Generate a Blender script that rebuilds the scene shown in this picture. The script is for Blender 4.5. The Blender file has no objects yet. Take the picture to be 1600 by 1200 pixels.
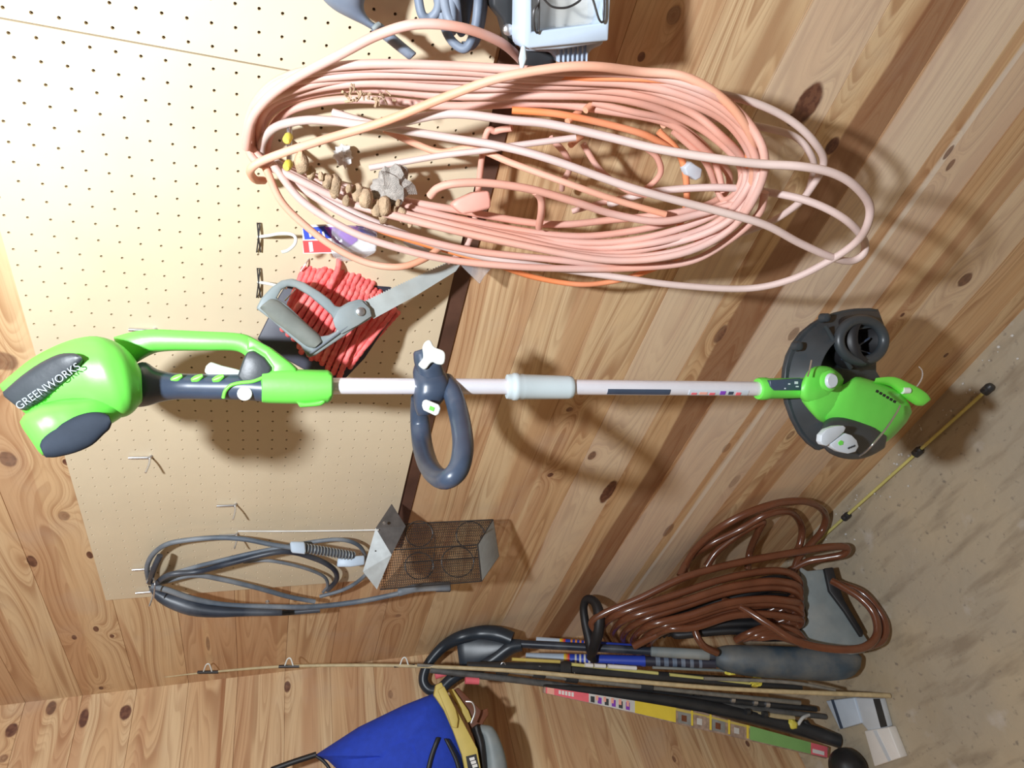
import bpy, bmesh, math, random
import numpy as np
from mathutils import Vector, Matrix, noise
random.seed(7)
SC = bpy.context.scene
COL = SC.collection
# ------------------------------------------------------------------ camera (calibrated on the one-inch pegboard grid)
RM = np.array([[0.25302705026720573, -0.23284507298987536, -0.9390210241609915],
               [-0.7273531479912234, -0.685772811489513, -0.025943190371188585],
               [-0.6379143437321937, 0.6895642268880526, -0.3428796684772992]])   # rows: right, down, forward
CAM = np.array([0.310, -0.884, 1.635]); FPX = 1010.9467
cd = bpy.data.cameras.new('camera'); co = bpy.data.objects.new('camera', cd); COL.objects.link(co)
cd.sensor_fit = 'HORIZONTAL'; cd.sensor_width = 36; cd.lens = FPX/1600*36; cd.clip_start = .02
M4 = Matrix.Identity(4)
for r in range(3):
    M4[r][0] = RM[0][r]; M4[r][1] = -RM[1][r]; M4[r][2] = -RM[2][r]; M4[r][3] = CAM[r]
co.matrix_world = M4; SC.camera = co
# ------------------------------------------------------------------ light
wd = bpy.data.worlds.new('world'); SC.world = wd; wd.use_nodes = True
wd.node_tree.nodes['Background'].inputs[0].default_value = (1.0, .68, .44, 1)
wd.node_tree.nodes['Background'].inputs[1].default_value = .15
def lamp(name, loc, power, color, size):
    l = bpy.data.lights.new(name, 'POINT'); l.energy = power; l.color = color; l.shadow_soft_size = size
    o = bpy.data.objects.new(name, l); o.location = loc; COL.objects.link(o); return o
lamp('ceiling_lamp_light', (.34, -.86, 2.26), 118, (.88, .94, 1.0), .035)
lamp('fill_light', (-.2, -2.6, 2.3), 9, (1.0, .80, .55), .15)  # weak warm fill added behind the viewer, not a shed lamp
SC.view_settings.view_transform = 'Standard'; SC.view_settings.look = 'None'
SC.view_settings.exposure = 0.0; SC.view_settings.gamma = 1; SC.view_settings.use_curve_mapping = False
# ------------------------------------------------------------------ pixel -> place in the shed
def V(*a): return np.array(a, float)
def ray(px, py): return RM.T @ V((px-800)/FPX, (py-600)/FPX, 1)
def W(px, py, d=0):                       # d metres in front of the back wall
    r = ray(px, py); return CAM+r*((-d-CAM[1])/r[1])
def F(px, py, z=0):                       # height z over the floor
    r = ray(px, py); return CAM+r*((z-CAM[2])/r[2])
XC = -1.679
def S(px, py, d=0):                       # d metres in front of the left wall
    r = ray(px, py); return CAM+r*((XC+d-CAM[0])/r[0])
class Pl:
    def __init__(s, o, n): s.o = np.array(o, float); s.n = np.array(n, float)/np.linalg.norm(n)
    def __call__(s, px, py, off=0):       # off > 0: towards the camera side
        r = ray(px, py); n = s.n
        sg = 1 if (CAM-s.o)@n > 0 else -1
        return CAM+r*(((s.o+n*sg*off)-CAM)@n)/(r@n)
class ClPl(Pl):                           # the same, kept clear of both walls and the floor
    def __call__(s, px, py, off=0):
        p = Pl.__call__(s, px, py, off); m_ = .018
        if p[1] > -m_: p = W(px, py, m_)
        if p[0] < XC+m_: p = S(px, py, m_)
        if p[2] < .008: p = F(px, py, .008)
        return p
def lean(T, B):                           # plane holding the line T-B and turned to the viewer's side
    u = (B-T)/np.linalg.norm(B-T); v = (T+B)/2-CAM
    n = v-u*(v@u); return ClPl((T+B)/2, n)
def face(px, py, d):                      # upright plane turned towards the room's standing point
    o = W(px, py, d); v = o-CAM; v[2] = 0; return Pl(o, v)
def pxm(p):                               # pixels per metre at p
    return FPX/((np.array(p)-CAM) @ RM[2])
# ------------------------------------------------------------------ materials
MATS = {}
def mat(name, col, rough=.5, metal=0, var=.12, scale=25, bump=0, trans=0, alpha=1, coat=0, spec=.5, dirt=None, dirt_amt=.5, bscale=None):
    m = bpy.data.materials.new(name); m.use_nodes = True; nt = m.node_tree; N = nt.nodes; L = nt.links
    b = N['Principled BSDF']
    tc = N.new('ShaderNodeTexCoord'); nz = N.new('ShaderNodeTexNoise'); nz.inputs['Scale'].default_value = scale
    nz.inputs['Detail'].default_value = 4
    L.new(tc.outputs['Object'], nz.inputs['Vector'])
    cr = N.new('ShaderNodeValToRGB'); e = cr.color_ramp.elements
    e[0].position = .3; e[1].position = .7
    e[0].color = (*[max(0, c*(1-var)) for c in col], 1); e[1].color = (*[min(1, c*(1+var)) for c in col], 1)
    L.new(nz.outputs['Fac'], cr.inputs['Fac']); out = cr.outputs['Color']
    if dirt:
        n2 = N.new('ShaderNodeTexNoise'); n2.inputs['Scale'].default_value = scale*.45; n2.inputs['Detail'].default_value = 6
        L.new(tc.outputs['Object'], n2.inputs['Vector'])
        mr = N.new('ShaderNodeMapRange'); mr.inputs['From Min'].default_value = .42; mr.inputs['From Max'].default_value = .68
        mr.inputs['To Max'].default_value = dirt_amt; L.new(n2.outputs['Fac'], mr.inputs['Value'])
        mx = N.new('ShaderNodeMix'); mx.data_type = 'RGBA'; L.new(mr.outputs['Result'], mx.inputs['Factor'])
        L.new(out, mx.inputs['A']); mx.inputs['B'].default_value = (*dirt, 1); out = mx.outputs['Result']
    L.new(out, b.inputs['Base Color'])
    b.inputs['Roughness'].default_value = rough; b.inputs['Metallic'].default_value = metal
    b.inputs['Transmission Weight'].default_value = trans; b.inputs['Alpha'].default_value = alpha
    b.inputs['Coat Weight'].default_value = coat; b.inputs['Specular IOR Level'].default_value = spec
    if bump:
        bp = N.new('ShaderNodeBump'); bp.inputs['Strength'].default_value = bump; bp.inputs['Distance'].default_value = .002
        n3 = N.new('ShaderNodeTexNoise'); n3.inputs['Scale'].default_value = bscale or scale*6; n3.inputs['Detail'].default_value = 4
        L.new(tc.outputs['Object'], n3.inputs['Vector'])
        L.new(n3.outputs['Fac'], bp.inputs['Height']); L.new(bp.outputs['Normal'], b.inputs['Normal'])
    MATS[name] = m; return m

Z0, BW = 1.842, .127                        # plank joint height and plank width
def wood(name, axis, knots, seed, tones, light, mid, line, heart):
    """knotty pine boards laid level; axis 0: boards run along x, 1: along y. knots: (along, z, r_along, r_z)"""
    m = bpy.data.materials.new(name); m.use_nodes = True; nt = m.node_tree; N = nt.nodes; L = nt.links
    b = N['Principled BSDF']
    def math_(op, a, c=None, clamp=False):
        n = N.new('ShaderNodeMath'); n.operation = op; n.use_clamp = clamp
        for k, v in enumerate((a, c)):
            if v is None: continue
            if isinstance(v, (int, float)): n.inputs[k].default_value = v
            else: L.new(v, n.inputs[k])
        return n.outputs[0]
    def mixc(f, a, c):
        n = N.new('ShaderNodeMix'); n.data_type = 'RGBA'
        if isinstance(f, (int, float)): n.inputs['Factor'].default_value = f
        else: L.new(f, n.inputs['Factor'])
        for k, v in (('A', a), ('B', c)):
            if isinstance(v, tuple): n.inputs[k].default_value = (*v, 1)
            else: L.new(v, n.inputs[k])
        return n.outputs['Result']
    def rng(v, a, c, lo=0, hi=1):
        n = N.new('ShaderNodeMapRange'); n.interpolation_type = 'SMOOTHSTEP'
        L.new(v, n.inputs['Value'])
        for k, x in zip(('From Min', 'From Max', 'To Min', 'To Max'), (a, c, lo, hi)): n.inputs[k].default_value = x
        return n.outputs['Result']
    tc = N.new('ShaderNodeTexCoord'); sp = N.new('ShaderNodeSeparateXYZ'); L.new(tc.outputs['Object'], sp.inputs[0])
    al, z = sp.outputs[axis], sp.outputs[2]
    bi = math_('FLOOR', math_('DIVIDE', math_('SUBTRACT', z, Z0-20*BW), BW))
    wn = N.new('ShaderNodeTexWhiteNoise'); wn.noise_dimensions = '1D'; L.new(math_('ADD', bi, seed), wn.inputs['W'])
    rnd = wn.outputs['Value']
    def nz(sx, sz, off, detail=3, rough=.5, dist=0):
        cb = N.new('ShaderNodeCombineXYZ')
        L.new(math_('MULTIPLY', al, sx), cb.inputs[0]); L.new(math_('MULTIPLY', z, sz), cb.inputs[1])
        L.new(math_('ADD', math_('MULTIPLY', rnd, 37), off), cb.inputs[2])
        n = N.new('ShaderNodeTexNoise'); n.inputs['Scale'].default_value = 1; n.inputs['Detail'].default_value = detail
        n.inputs['Roughness'].default_value = rough; n.inputs['Distortion'].default_value = dist
        L.new(cb.outputs[0], n.inputs['Vector']); return n.outputs['Fac']
    field = math_('MULTIPLY', nz(.9, 12, 1, 1.2, .4), 12)
    kmask = None; kin = None
    for (ka, kz, ra, rz, st) in knots:
        da = math_('DIVIDE', math_('SUBTRACT', al, ka), ra); dz = math_('DIVIDE', math_('SUBTRACT', z, kz), rz)
        d = math_('SQRT', math_('ADD', math_('MULTIPLY', da, da), math_('MULTIPLY', dz, dz)))
        g = math_('MULTIPLY', math_('POWER', 2.718, math_('MULTIPLY', d, -.42)), 3.2)
        field = math_('ADD', field, g)
        mk = rng(math_('ADD', d, math_('MULTIPLY', math_('SUBTRACT', nz(45, 45, 9, 2), .5), .4)), .8, 1.08, st, 0)
        kmask = mk if kmask is None else math_('MAXIMUM', kmask, mk)
    fr = math_('FRACT', field)
    ring = math_('MULTIPLY', rng(fr, 0, .82), rng(fr, .84, 1, 1, 0))
    ring = math_('POWER', ring, 3.2)
    f2 = math_('FRACT', math_('MULTIPLY', field, 3.1)); ring = math_('MAXIMUM', ring, math_('MULTIPLY', math_('POWER', math_('MULTIPLY', rng(f2, 0, .8), rng(f2, .86, 1, 1, 0)), 4), .55))
    ring = math_('MULTIPLY', ring, rng(nz(2.5, 20, 4, 2), .35, .62, .22, 1.0))
    fine = nz(6, 420, 2, 3, .6)
    base = mixc(rng(nz(1.1, 13, 5, 2, .5), .36, .64), light, mid)
    base = mixc(math_('MULTIPLY', rng(nz(.5, 14, 7, 1.5, .4), .53, .56), .55), base, heart)
    base = mixc(math_('MULTIPLY', rng(rnd, .1, 1), .28), base, mid)
    col = mixc(math_('MULTIPLY', ring, .62), base, line)
    col = mixc(math_('MULTIPLY', rng(fine, .5, .8), .30), col, line)
    for (zl, zh, c, amt, wob) in tones:                    # boards stained, with dark heartwood or paler
        zz = math_('ADD', z, math_('MULTIPLY', math_('SUBTRACT', nz(1.6, 3, 3, 1), .5), wob))
        f = math_('MULTIPLY', rng(z, zl, zl+.0015), rng(zz, zh-.005, zh+.002, 1, 0))
        col = mixc(math_('MULTIPLY', f, amt), col, c)
    if kmask is not None:
        kc = mixc(rng(nz(90, 90, 3, 2), .4, .6), (.12, .045, .027), (.19, .08, .045))
        col = mixc(kmask, col, kc)
    sp2 = N.new('ShaderNodeTexNoise'); sp2.inputs['Scale'].default_value = 7; sp2.inputs['Detail'].default_value = 5
    L.new(tc.outputs['Object'], sp2.inputs['Vector'])
    col = mixc(rng(sp2.outputs['Fac'], .52, .75, 0, .18), col, (.50, .42, .36))
    L.new(col, b.inputs['Base Color']); b.inputs['Roughness'].default_value = .5
    bp = N.new('ShaderNodeBump'); bp.inputs['Strength'].default_value = .12; bp.inputs['Distance'].default_value = .001
    L.new(math_('ADD', fine, math_('MULTIPLY', ring, -.6)), bp.inputs['Height']); L.new(bp.outputs['Normal'], b.inputs['Normal'])
    return m

# ------------------------------------------------------------------ mesh helpers
ORG = {}
def mk(name, verts, faces, m, parent=None, smooth=True, bevel=0, origin=None):
    v = np.array(verts, float)
    if parent is not None: og = ORG[parent.name]; loc = V(0, 0, 0)
    else:
        og = V(*origin) if origin is not None else V((v[:, 0].min()+v[:, 0].max())/2, (v[:, 1].min()+v[:, 1].max())/2, v[:, 2].min())
        loc = og
    me = bpy.data.meshes.new(name); me.from_pydata([tuple(p) for p in (v-og)], [], faces); me.update()
    bm = bmesh.new(); bm.from_mesh(me); bmesh.ops.recalc_face_normals(bm, faces=bm.faces)
    if bevel:
        ed = [e for e in bm.edges if len(e.link_faces) == 2 and e.calc_face_angle(0) > .5]
        try: bmesh.ops.bevel(bm, geom=ed, offset=bevel, segments=2, affect='EDGES', profile=.5)
        except Exception: pass
    bm.to_mesh(me); bm.free()
    if smooth:
        for p in me.polygons: p.use_smooth = True
        try: me.set_sharp_from_angle(angle=math.radians(48))
        except Exception: pass
    if isinstance(m, str): m = MATS[m]
    me.materials.append(m)
    o = bpy.data.objects.new(name, me); o.location = loc; COL.objects.link(o)
    if parent is not None: o.parent = parent
    ORG[o.name] = og
    return o
def root(name, loc, label, cat, group=None):
    o = bpy.data.objects.new(name, None); o.empty_display_size = .02; o.location = tuple(loc); COL.objects.link(o)
    ORG[o.name] = np.array(loc, float); return tag(o, label, cat, group)
def tag(o, label=None, cat=None, group=None, kind=None):
    if label: o['label'] = label
    if cat: o['category'] = cat
    if group: o['group'] = group
    if kind: o['kind'] = kind
    return o
class MB:
    def __init__(s): s.v = []; s.f = []
    def add(s, v, f): n = len(s.v); s.v += [tuple(p) for p in v]; s.f += [tuple(i+n for i in q) for q in f]; return s
    def make(s, name, m, parent=None, **k): return mk(name, s.v, s.f, m, parent, **k)
def smoothpath(pts, n=8, closed=False):
    P = np.array(pts, float); k = len(P); out = []
    if k < 3: return [P[0]+(P[-1]-P[0])*i/n for i in range(n+1)]
    rngk = range(k if closed else k-1)
    for i in rngk:
        if closed: p0, p1, p2, p3 = P[(i-1) % k], P[i], P[(i+1) % k], P[(i+2) % k]
        else:
            p1, p2 = P[i], P[i+1]; p0 = P[i-1] if i else 2*p1-p2; p3 = P[i+2] if i+2 < k else 2*p2-p1
        for j in range(n):
            t = j/n
            out.append(.5*((2*p1)+(-p0+p2)*t+(2*p0-5*p1+4*p2-p3)*t*t+(-p0+3*p1-3*p2+p3)*t**3))
    if not closed: out.append(P[-1])
    return out
def tubeg(pts, r, seg=8, closed=False, cap=True):
    P = np.array(pts, float); n = len(P)
    R = np.full(n, r, float) if np.isscalar(r) else np.interp(np.linspace(0, 1, n), np.linspace(0, 1, len(r)), r)
    T = np.gradient(P, axis=0) if not closed else (np.roll(P, -1, 0)-np.roll(P, 1, 0))
    T /= np.linalg.norm(T, axis=1)[:, None]+1e-12
    a = V(0, 0, 1) if abs(T[0][2]) < .9 else V(1, 0, 0)
    u = np.cross(T[0], a); u /= np.linalg.norm(u); vs = []
    for i in range(n):
        u = u-T[i]*(u@T[i]); u /= np.linalg.norm(u)+1e-12; w = np.cross(T[i], u)
        for k in range(seg):
            t = 2*math.pi*k/seg; vs.append(P[i]+R[i]*(math.cos(t)*u+math.sin(t)*w))
    fs = []
    for i in range(n-1 if not closed else n):
        for k in range(seg):
            a0 = i*seg+k; a1 = i*seg+(k+1) % seg; j = (i+1) % n
            fs.append((a0, a1, j*seg+(k+1) % seg, j*seg+k))
    if cap and not closed: fs += [tuple(range(seg)), tuple(range((n-1)*seg, n*seg))]
    return vs, fs
def tube(name, pts, r, m, parent=None, seg=10, n=8, closed=False, sm=True, **k):
    p = smoothpath(pts, n, closed) if sm else pts
    v, f = tubeg(p, r, seg, closed); return mk(name, v, f, m, parent, **k)
def loftg(secs, seg=20, pw=2.0, round_end=True):
    """secs: (top point, bottom point, depth half, centre push) in world; closed lofted body"""
    rings = []
    S_ = list(secs)
    if round_end:
        def endring(s, q, k):                # tiny rounded end
            a, b, dp, ps = s; c = (a+b)/2; cq = (q[0]+q[1])/2; dv = (c-cq); L_ = np.linalg.norm(dv); dv = dv/L_ if L_ > 0 else dv
            e = min(np.linalg.norm(a-b)*.12, L_*.4)
            return (c+(a-c)*k+dv*e, c+(b-c)*k+dv*e, dp*k, ps)
        S_ = [endring(secs[0], secs[1], .72)]+S_+[endring(secs[-1], secs[-2], .72)]
    for a, b, dp, ps in S_:
        c = (a+b)/2; w = (a-b)/2; v = (c-CAM); v = v/np.linalg.norm(v)
        dvec = v-w*(v@w)/(w@w+1e-12); dvec /= np.linalg.norm(dvec); c = c-dvec*ps
        ring = []
        for k in range(seg):
            t = 2*math.pi*k/seg; ct, st = math.cos(t), math.sin(t)
            x = math.copysign(abs(ct)**(2/pw), ct); y = math.copysign(abs(st)**(2/pw), st)
            ring.append(c+w*x+dvec*dp*y)
        rings.append(ring)
    vs = [p for r in rings for p in r]; fs = []
    for i in range(len(rings)-1):
        for k in range(seg): fs.append((i*seg+k, i*seg+(k+1) % seg, (i+1)*seg+(k+1) % seg, (i+1)*seg+k))
    fs += [tuple(range(seg)), tuple(range((len(rings)-1)*seg, len(rings)*seg))]
    return vs, fs
def loft(name, pairs, P, dep, m, parent=None, push=0, seg=20, pw=2.2, sub=3, **k):
    """pairs: ((tx,ty),(bx,by)) on plane P; dep: depth half, one or per pair"""
    n = len(pairs); D = [dep]*n if np.isscalar(dep) else dep; U = [push]*n if np.isscalar(push) else push
    A = [P(*a) for a, b in pairs]; B = [P(*b) for a, b in pairs]
    if sub > 1 and n > 2:
        A = smoothpath(A, sub); B = smoothpath(B, sub)
        D = [float(x) for x in np.interp(np.linspace(0, n-1, len(A)), range(n), D)]
        U = [float(x) for x in np.interp(np.linspace(0, n-1, len(A)), range(n), U)]
    v, f = loftg(list(zip(A, B, D, U)), seg, pw); return mk(name, v, f, m, parent, **k)
def slabg(outer, holes=(), ext=V(0, .01, 0), inset=0):
    """closed slab: outer/hole loops of world points (one plane), extruded by ext"""
    bm = bmesh.new(); loops = [outer]+list(holes); vl = []
    for lp in loops:
        vs = [bm.verts.new(tuple(p)) for p in lp]; vl.append(vs)
        for i in range(len(vs)): bm.edges.new((vs[i], vs[(i+1) % len(vs)]))
    r = bmesh.ops.triangle_fill(bm, use_beauty=True, edges=bm.edges[:])
    bm.verts.index_update()
    n = len(bm.verts); base = [V(*v.co) for v in bm.verts]; tri = [tuple(v.index for v in f.verts) for f in bm.faces]
    idx = [[v.index for v in vs] for vs in vl]; bm.free()
    v2 = base+[p+ext for p in base]
    f2 = tri+[tuple(i+n for i in reversed(t)) for t in tri]
    for lp in idx:
        for i in range(len(lp)): a, b = lp[i], lp[(i+1) % len(lp)]; f2.append((a, b, b+n, a+n))
    return v2, f2
def slab(name, outline, P, thick, m, parent=None, holes=(), off=0, bevel=0, sm=0, push=None, **k):
    """outline in pixels on plane P; the body goes `thick` metres away from the viewer's side"""
    def lp(o):
        q = [P(x, y, off) for x, y in o]
        return smoothpath(q, sm, True) if sm else q
    sg = 1 if (CAM-P.o)@P.n > 0 else -1
    e = -P.n*sg*thick if push is None else push
    v, f = slabg(lp(outline), [lp(h) for h in holes], e); return mk(name, v, f, m, parent, bevel=bevel, **k)
def boxg(c, ax, h):
    c = np.array(c, float); X, Y, Z = [np.array(a, float) for a in ax]
    v = [c+X*h[0]*a+Y*h[1]*b+Z*h[2]*d for a in (-1, 1) for b in (-1, 1) for d in (-1, 1)]
    return v, [(0, 1, 3, 2), (4, 6, 7, 5), (0, 4, 5, 1), (2, 3, 7, 6), (0, 2, 6, 4), (1, 5, 7, 3)]
AX = (V(1, 0, 0), V(0, 1, 0), V(0, 0, 1))
def box(name, c, h, m, parent=None, ax=AX, bevel=0, **k): v, f = boxg(c, ax, h); return mk(name, v, f, m, parent, bevel=bevel, smooth=bevel > 0, **k)
def boxab(name, a, b, m, parent=None, **k):
    a = np.array(a, float); b = np.array(b, float); return box(name, (a+b)/2, abs(b-a)/2, m, parent, **k)
def latheg(prof, o, axis, seg=28):
    axis = np.array(axis, float); axis /= np.linalg.norm(axis); a = V(0, 0, 1) if abs(axis[2]) < .9 else V(1, 0, 0)
    u = np.cross(axis, a); u /= np.linalg.norm(u); w = np.cross(axis, u); v = []; f = []
    for h, r in prof:
        for k in range(seg):
            t = 2*math.pi*k/seg; v.append(o+axis*h+max(r, 1e-5)*(math.cos(t)*u+math.sin(t)*w))
    for i in range(len(prof)-1):
        for k in range(seg): f.append((i*seg+k, i*seg+(k+1) % seg, (i+1)*seg+(k+1) % seg, (i+1)*seg+k))
    f += [tuple(range(seg)), tuple(range((len(prof)-1)*seg, len(prof)*seg))]
    return v, f
def lathe(name, prof, o, axis, m, parent=None, seg=28, **k): v, f = latheg(prof, o, axis, seg); return mk(name, v, f, m, parent, **k)
def blob(name, c, h, m, parent=None, ax=AX, amp=.25, fr=3, sub=3, seed=0, **k):
    bm = bmesh.new(); bmesh.ops.create_icosphere(bm, subdivisions=sub, radius=1); v = []
    for q in bm.verts:
        p = V(*q.co); n = noise.fractal(Vector(p*fr)+Vector((seed, seed*2, 0)), 1, 2, 3); p = p*(1+amp*n)
        v.append(np.array(c)+ax[0]*p[0]*h[0]+ax[1]*p[1]*h[1]+ax[2]*p[2]*h[2])
    bm.verts.index_update(); f = [tuple(x.index for x in q.verts) for q in bm.faces]; bm.free(); return mk(name, v, f, m, parent, **k)
def text(name, s, o, right, up, size, m, parent, depth=.0004):
    cu = bpy.data.curves.new(name, 'FONT'); cu.body = s; cu.size = 1; cu.extrude = 0; cu.align_x = 'LEFT'
    t = bpy.data.objects.new(name+'_tmp', cu); COL.objects.link(t)
    bpy.context.view_layer.update(); dg = bpy.context.evaluated_depsgraph_get()
    me = bpy.data.meshes.new_from_object(t.evaluated_get(dg)); vs = [V(*v.co) for v in me.vertices]; fs = [tuple(p.vertices) for p in me.polygons]
    bpy.data.objects.remove(t); bpy.data.meshes.remove(me)
    X = right/np.linalg.norm(right); Y = up-X*(up@X); Y /= np.linalg.norm(Y); Z = np.cross(X, Y)
    pts = [o+X*v[0]*size+Y*v[1]*size for v in vs]
    n = len(pts); allp = pts+[p+Z*depth for p in pts]; ff = fs+[tuple(i+n for i in reversed(q)) for q in fs]
    return mk(name, allp, ff, m, parent, smooth=False)
def mid(a, b, t=.5): return np.array(a)*(1-t)+np.array(b)*t
# ------------------------------------------------------------------ palette
mat('pegboard', (.70, .582, .405), .42, var=.05, scale=6, bump=.15, dirt=(.75, .655, .49), dirt_amt=.25)
mat('lettergrey', (.26, .29, .31), .5)
mat('green', (.16, .74, .09), .38, var=.03, spec=.5, bump=.05)
mat('green2', (.19, .80, .08), .4, var=.03)
mat('charcoal', (.045, .052, .06), .42, var=.15, spec=.5, bump=.1)
mat('navy', (.045, .065, .105), .33, var=.15, spec=.6)
mat('guard', (.04, .048, .055), .4, var=.15)
mat('black', (.014, .014, .016), .5, var=.2)
mat('dustynavy', (.05, .08, .11), .5, var=.2, dirt=(.22, .21, .18), dirt_amt=.7)
mat('matteblack', (.022, .03, .045), .75, var=.2, spec=.25)
mat('alu', (.80, .80, .86), .25, .25, var=.04)
mat('coupling', (.55, .64, .67), .45, var=.03)
mat('white_plastic', (.76, .80, .76), .45, var=.04)
mat('grey_plate', (.58, .64, .70), .4, var=.04)
mat('steel', (.62, .62, .64), .3, .9, var=.1)
mat('pinkcord', (.73, .37, .28), .6, var=.12, scale=9, bump=.1, dirt=(.64, .49, .46), dirt_amt=1)
mat('peachcord', (.82, .38, .23), .58, var=.1, scale=12, bump=.1, dirt=(.74, .50, .42), dirt_amt=.6)
mat('palecord', (.64, .50, .45), .6, var=.10, scale=12, bump=.1, dirt=(.60, .44, .42), dirt_amt=.6)
mat('orangecord', (.90, .26, .08), .5, var=.1, scale=14, dirt=(.80, .42, .28), dirt_amt=.6)
mat('plugpink', (.88, .42, .34), .5, var=.06)
mat('mud', (.46, .32, .20), .9, var=.35, scale=90, bump=.8)
mat('nest', (.42, .38, .34), .95, var=.3, scale=120, bump=1)
mat('rope', (.98, .14, .14), .7, var=.18, scale=160, bump=.5, bscale=500, dirt=(.95, .30, .26), dirt_amt=.7)  # second tone is no dirt: strand highlights painted as lighter red
mat('board_dark', (.035, .035, .055), .5, var=.2)
mat('saw_grey', (.22, .26, .27), .5, var=.1, dirt=(.36, .36, .33), dirt_amt=.6)
mat('saw_grip', (.19, .20, .18), .7, var=.2, dirt=(.33, .32, .28), dirt_amt=.6)
mat('blade', (.50, .55, .54), .42, .35, var=.1, scale=40, dirt=(.45, .45, .40))
mat('bluegrey', (.13, .17, .24), .55, var=.2, dirt=(.34, .37, .42), dirt_amt=.5)
mat('cordgrey', (.10, .125, .16), .5, var=.2, dirt=(.34, .35, .36), dirt_amt=.7)
mat('cordblack', (.02, .028, .045), .4, var=.2, dirt=(.18, .19, .21), dirt_amt=.4)
mat('lampgrey', (.52, .62, .74), .45, var=.05)
mat('lampbowl', (.86, .85, .80), .4, 0, var=.1, dirt=(.45, .40, .32), dirt_amt=.6)
mat('glass', (.95, .97, 1), .05, var=.01, trans=.9, alpha=.28)
mat('bagclear', (.86, .88, .92), .16, var=.05, trans=.6, alpha=.42, bump=.9, bscale=60)
mat('wire_dark', (.07, .065, .065), .45, .6, var=.2)
mat('tin', (.36, .38, .38), .5, .4, var=.1, scale=60, dirt=(.24, .24, .23))
mat('tin_shaded', (.10, .09, .085), .5, .4, var=.2, scale=60)
mat('rodtan', (.52, .42, .24), .5, var=.15, scale=60)
mat('darkblue', (.022, .032, .045), .35, var=.2)
mat('rodsmoke', (.10, .10, .098), .5, var=.25, scale=50)
mat('rodgrey', (.20, .19, .165), .5, var=.2, scale=50)
mat('rodblack', (.03, .032, .035), .4, var=.2)
mat('rodyellow', (.62, .58, .20), .5, var=.1)
mat('hose', (.15, .05, .024), .22, var=.15, scale=20, spec=.7, coat=.3)
mat('blue_fabric', (.015, .055, .50), .8, var=.1, scale=60, bump=.4, bscale=900)
mat('ochre', (.60, .47, .12), .6, var=.06)
mat('red', (.75, .06, .06), .5, var=.08)
mat('pinkred', (.85, .16, .20), .5, var=.08)
mat('yellow', (.80, .62, .06), .5, var=.05)
mat('limegreen', (.22, .45, .14), .5, var=.05)
mat('blue_label', (.03, .07, .50), .45, var=.08)
mat('purple', (.24, .06, .50), .4, var=.1)
mat('white', (.80, .80, .78), .5, var=.04)
mat('offwhite', (.66, .66, .64), .6, var=.1, dirt=(.45, .42, .38))
mat('paper_brown', (.36, .26, .20), .6, var=.3, scale=70)
mat('orange', (.85, .30, .04), .5, var=.05)
mat('rust', (.16, .05, .02), .6, var=.3)
mat('bulbyellow', (.80, .70, .10), .5, var=.1)

# ------------------------------------------------------------------ the shed
def kn(px, py, rx, rz, st=1.0, side=False):
    p = S(px, py) if side else W(px, py); return (p[1] if side else p[0], p[2], rx, rz, st)
kmain = [kn(1262, 162, .034, .022), kn(1300, 228, .016, .012), kn(1240, 186, .012, .012), kn(950, 769, .048, .017), kn(1125, 523, .026, .011, .8),
         kn(1508, 437, .018, .017, .85), kn(1240, 522, .02, .012, .6), kn(925, 712, .016, .010, .85), kn(860, 742, .008, .008), kn(890, 640, .008, .008, .8),
         kn(1045, 828, .034, .012, .6), kn(1235, 680, .018, .01, .5), kn(1052, 24, .012, .010, .6), kn(1002, 89, .007, .006, .9), kn(1410, 492, .006, .005), kn(1478, 555, .008, .006),
         kn(122, 1, .01, .01), kn(6, 565, .02, .02, .7), kn(12, 718, .02, .014, .8), kn(104, 722, .01, .007), kn(50, 877, .022, .009), kn(140, 867, .014, .006), kn(100, 806, .016, .01, .6),
         kn(150, 983, .014, .006), kn(116, 996, .012, .005), kn(175, 994, .010, .005), kn(158, 1075, .010, .006), kn(325, 1006, .04, .005, .6),
         kn(622, 962, .009, .009, .6), kn(1482, 238, .014, .006, .8), kn(1485, 258, .012, .006, .8), kn(1135, 700, .02, .01, .4), kn(1332, 600, .02, .01, .5), kn(1148, 752, .03, .012, .35)]
kside = [kn(18, 1141, .018, .013, 1, 1), kn(80, 1106, .018, .012, .9, 1), kn(131, 1122, .026, .011, 1, 1), kn(196, 1113, .022, .014, 1, 1), kn(449, 1073, .018, .009, .95, 1),
         kn(610, 1085, .014, .008, .5, 1), kn(1053, 1186, .01, .006, .8, 1), kn(1168, 1162, .01, .007, 1, 1), kn(5, 1185, .01, .01, .6, 1)]
WOODA = dict(light=(.76, .56, .33), mid=(.68, .44, .235), line=(.33, .14, .055), heart=(.52, .27, .14))
mw = wood('pine_back', 0, kmain, 3.3, [(.699, .772, (.24, .09, .04), .74, .05), (.572, .699, (.86, .74, .62), .50, .03), (.445, .548, (.82, .70, .58), .42, .04), (.53, .545, (.90, .84, .74), .5, .01), (.826, .953, (.88, .76, .60), .38, .05), (.19, .318, (.80, .70, .58), .35, .03), (.318, .372, (.40, .20, .10), .4, .03), (1.08, 1.12, (.46, .24, .12), .35, .03)], **WOODA)  # pale tones: lighter planks, partly the lamp's brightness put into their colour
ms = wood('pine_left', 1, kside, 11.7, [(1.745, 1.757, (.30, .10, .03), .75, .02)], **WOODA)
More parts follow.
